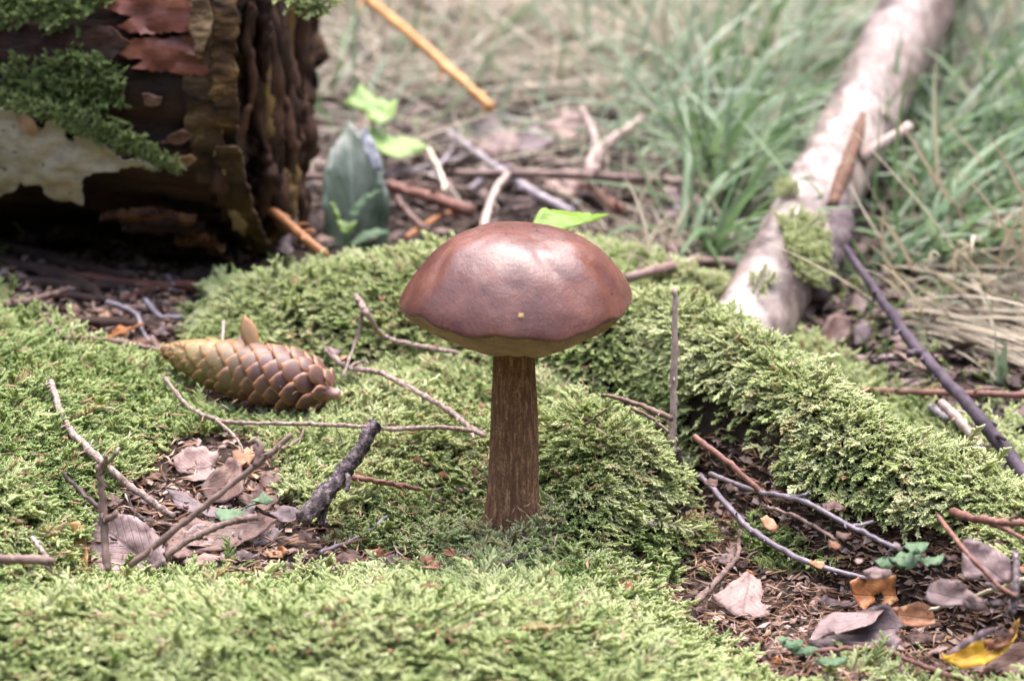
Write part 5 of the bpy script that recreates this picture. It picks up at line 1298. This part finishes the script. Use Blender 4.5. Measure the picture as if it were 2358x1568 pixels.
for k in range(22):
    x = r.uniform(920, 1640); y = r.uniform(270, 530); a = r.gauss(0, .5); L = r.uniform(50, 150); mt = ['brown', 'mauve', 'dark', 'grey'][k % 4]
    twig([(x - L * math.cos(a), y - L * .5 * math.sin(a)), (x + r.uniform(-15, 15), y + r.uniform(-8, 8)), (x + L * math.cos(a), y + L * .5 * math.sin(a))], (r.uniform(9, 18), r.uniform(6, 12)), mt, 'thin ' + {'brown': 'brown', 'mauve': 'mauve', 'dark': 'dark', 'grey': 'grey'}[mt] + ' stick lying among the litter behind the mushroom', group='thin ' + mt + ' sticks behind the mushroom', lift=r.uniform(.006, .018), name='thin_stick', knob=.1, seed=300 + k)
# separate clumps one can make out
def clump(px, py, tips, label, mat_=GRASS, lift=0, w=.0042, tone=.5):
    b = hit(px, py, lift); V = []; F = []; T = []; r2 = random.Random(px)
    root = empty('grass_clump', b, label=label, cat='grass clump')
    for tx, ty, dy, bow in tips:
        V = []; F = []; T = []
        e = on_y(tx, ty, b.y + dy) - b; L = e.length; side = Vector((bow, 0, 0))
        d = (e.normalized() - side * .5 + Vector((0, 0, .25))).normalized(); bend = (e.normalized() - d) * 2.0
        p = Vector((r2.uniform(-.004, .004), r2.uniform(-.004, .004), -.003))
        blade(V, F, T, p, d, L * 1.05, w * r2.uniform(.8, 1.2), bend, tone + r2.uniform(-.2, .3), r2, 9)
        put('blade', mesh_of('blade', V, F, mat_, True, attrs={'tone': T}), root)
clump(1655, 475, [(1540,20,0,-.2),(1600,90,0,-.1),(1575,200,-.02,-.15),(1640,150,0,0),(1700,60,.05,.2),(1760,180,.05,.3),(1500,180,.03,-.3)], 'tall bright green grass clump between the purplish stick and birch stem', tone=.3)
clump(1625, 625, [(1700,440,0,.2),(1745,330,.03,.3),(1660,480,0,.05),(1600,520,0,-.1)], 'green grass blades in front of the birch stem above the mossy root', tone=.55)
clump(1905, 1280, [(1945,1155,0,.1),(2035,1155,.0,.5),(1990,1210,-.01,.4),(1880,1200,0,-.2)], 'thin green grass seedling beside the curved bluish twig', tone=.25, w=.0016)
clump(2010, 830, [(2000,770,0,-.2),(2050,745,0,.3),(1975,760,0,-.3)], 'short green blades behind the mossy root below the birch stem', tone=.2, w=.004)
clump(2300, 900, [(2290,740,0,-.1),(2312,780,0,.1),(2278,820,0,-.2)], 'pale green leafy stalk beside the purple branch', tone=.8, w=.006)
clump(760, 230, [(730,150,0,-.4),(790,110,.02,.4),(860,120,.03,.6),(740,190,0,-.3)], 'pale arching grass beside the broken log end', tone=.9, w=.006)
clump(880, 330, [(960,215,.02,.5),(1010,260,.02,.6),(930,180,.03,.3),(990,310,0,.7)], 'pale arching blades behind the lime seedling', tone=.95, w=.005)
# needles, crumbs and chips: nobody could count them
def debris(name, n, region, mats, size, seed, elong=(6, 12), lift=.001, **k):
    V = []; F = []; r2 = random.Random(seed); T = []
    for i in range(n):
        for _ in range(30):
            pl = r2.choice(region); x0, x1 = min(p[0] for p in pl), max(p[0] for p in pl); y0, y1 = min(p[1] for p in pl), max(p[1] for p in pl)
            x, y = r2.uniform(x0, x1), r2.uniform(y0, y1)
            if in_poly(np.array([x]), np.array([y]), pl)[0]: break
        p = BVH.ray_cast(CAMP, ray(x, y).normalized())[0]
        if p is None: continue
        L = r2.uniform(*size); w = L / r2.uniform(*elong)
        a = r2.uniform(0, 6.283); d = Vector((math.cos(a), math.sin(a), r2.gauss(0, .25))).normalized(); s = d.cross(Vector((r2.gauss(0, .5), r2.gauss(0, .5), 1))).normalized(); u_ = d.cross(s)
        c0 = p + Vector((0, 0, r2.uniform(0, lift * 2) + w * .3)); k0 = len(V); bow = u_ * L * r2.uniform(-.15, .15)
        hgt = min(w * .5, .0006)
        V += [c0 - d * L / 2, c0 + s * w / 2 + bow, c0 - s * w / 2 + bow, c0 + u_ * hgt + bow, c0 - u_ * hgt + bow, c0 + d * L / 2]
        tn = r2.random(); T += [tn] * 6
        for e in (0, 5):
            F += [(k0 + e, k0 + 1, k0 + 3), (k0 + e, k0 + 3, k0 + 2), (k0 + e, k0 + 2, k0 + 4), (k0 + e, k0 + 4, k0 + 1)]
    put(name, mesh_of(name, V, F, mats, False, attrs={'tone': T}), **k)
def tone_mat(name, stops, rough=.7):
    m, nt, out = newmat(name); g = N(nt); at = g.n('ShaderNodeAttribute', attribute_name='tone')
    c = g.ramp(at.outputs['Fac'], stops); f = g.noise(g.coords('Object'), 300, 3)
    c = g.mix(g.math('MULTIPLY', f, .5), c, (.05, .03, .025))
    b = g.bsdf(c, rough, None, .3); g.l(b.outputs[0], out.inputs[0]); return m
NEED = tone_mat('brown needles', [(0, (.10, .045, .025)), (.4, (.26, .12, .06)), (.7, (.38, .22, .13)), (1, (.45, .34, .27))])
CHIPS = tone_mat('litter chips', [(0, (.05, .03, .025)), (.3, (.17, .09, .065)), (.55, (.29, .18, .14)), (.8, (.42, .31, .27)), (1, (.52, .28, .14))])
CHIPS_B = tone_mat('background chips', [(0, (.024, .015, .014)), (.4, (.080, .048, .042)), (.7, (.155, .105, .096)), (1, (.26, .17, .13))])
debris('needle_litter', 3400, LITTER[:2] + [RIGHT, RIGHT, RIGHT], NEED, (.006, .016), 1, (9, 16), .003, kind='stuff', label='brown needles and fibres strewn between moss and dead leaves', cat='needles')
debris('leaf_crumbs', 5600, LITTER + [LITTER[2], RIGHT, RIGHT, RIGHT], CHIPS, (.003, .010), 2, (1.3, 3), .001, kind='stuff', label='crumbled bark and leaf bits covering the bare soil', cat='litter')
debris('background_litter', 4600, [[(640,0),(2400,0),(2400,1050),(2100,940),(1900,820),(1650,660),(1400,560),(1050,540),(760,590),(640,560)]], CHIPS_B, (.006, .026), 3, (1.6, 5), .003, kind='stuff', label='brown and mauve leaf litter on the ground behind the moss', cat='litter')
debris('moss_needles', 800, [[(0,800),(350,880),(1150,830),(1560,1000),(1560,1150),(1300,1280),(1500,1400),(1750,1568),(0,1568)]], NEED, (.005, .012), 4, (6, 10), .014, kind='stuff', label='scattered orange needles and bits caught in the moss', cat='needles')
# ------------------------------------------------------------------ ring of young spruces, unseen, added to shade the low sky
V = []; F = []; r = random.Random(5)
for k in range(64):
    a = 2 * math.pi * (k + r.uniform(-.4, .4)) / 64; rad_ = r.uniform(6.5, 11.0); hgt = r.uniform(5.5, 8.5)
    x0, y0 = rad_ * math.sin(a), rad_ * math.cos(a) - .5; z0 = gz(x0, y0) - .1
    nt_ = 9
    for q in range(nt_):                                   # whorls of drooping branches
        zb = z0 + hgt * (.06 + .86 * q / nt_); rr_ = (1 - q / nt_) ** .85 * hgt * .22 + .08; n_ = 15
        k0 = len(V); tw = r.uniform(0, 1)
        V.append(Vector((x0, y0, zb + hgt * .17)))
        for j in range(n_ * 2):
            b_ = math.pi * (j + tw) / n_; w_ = rr_ * (r.uniform(.85, 1.15) if j % 2 else r.uniform(.35, .55))
            V.append(Vector((x0 + w_ * math.cos(b_), y0 + w_ * math.sin(b_), zb - rr_ * (.25 if j % 2 else -.05) * r.uniform(.7, 1.3))))
        for j in range(n_ * 2): F.append((k0, k0 + 1 + j, k0 + 1 + (j + 1) % (n_ * 2)))
    k0 = len(V)
    for zz, w_ in ((z0 - .3, .09), (z0 + hgt * .5, .05)):
        for j in range(6): V.append(Vector((x0 + w_ * math.cos(j * math.pi / 3), y0 + w_ * math.sin(j * math.pi / 3), zz)))
    for j in range(6): F.append((k0 + j, k0 + (j + 1) % 6, k0 + 6 + (j + 1) % 6, k0 + 6 + j))
put('added_shade_spruces', mesh_of('added_shade_spruces', V, F, foliage_mat('spruce foliage', (.022, .040, .018), (.045, .070, .030), .15, .7, 3), False), kind='stuff', label='added out-of-view ring of young spruces that shades the low sky', cat='trees')
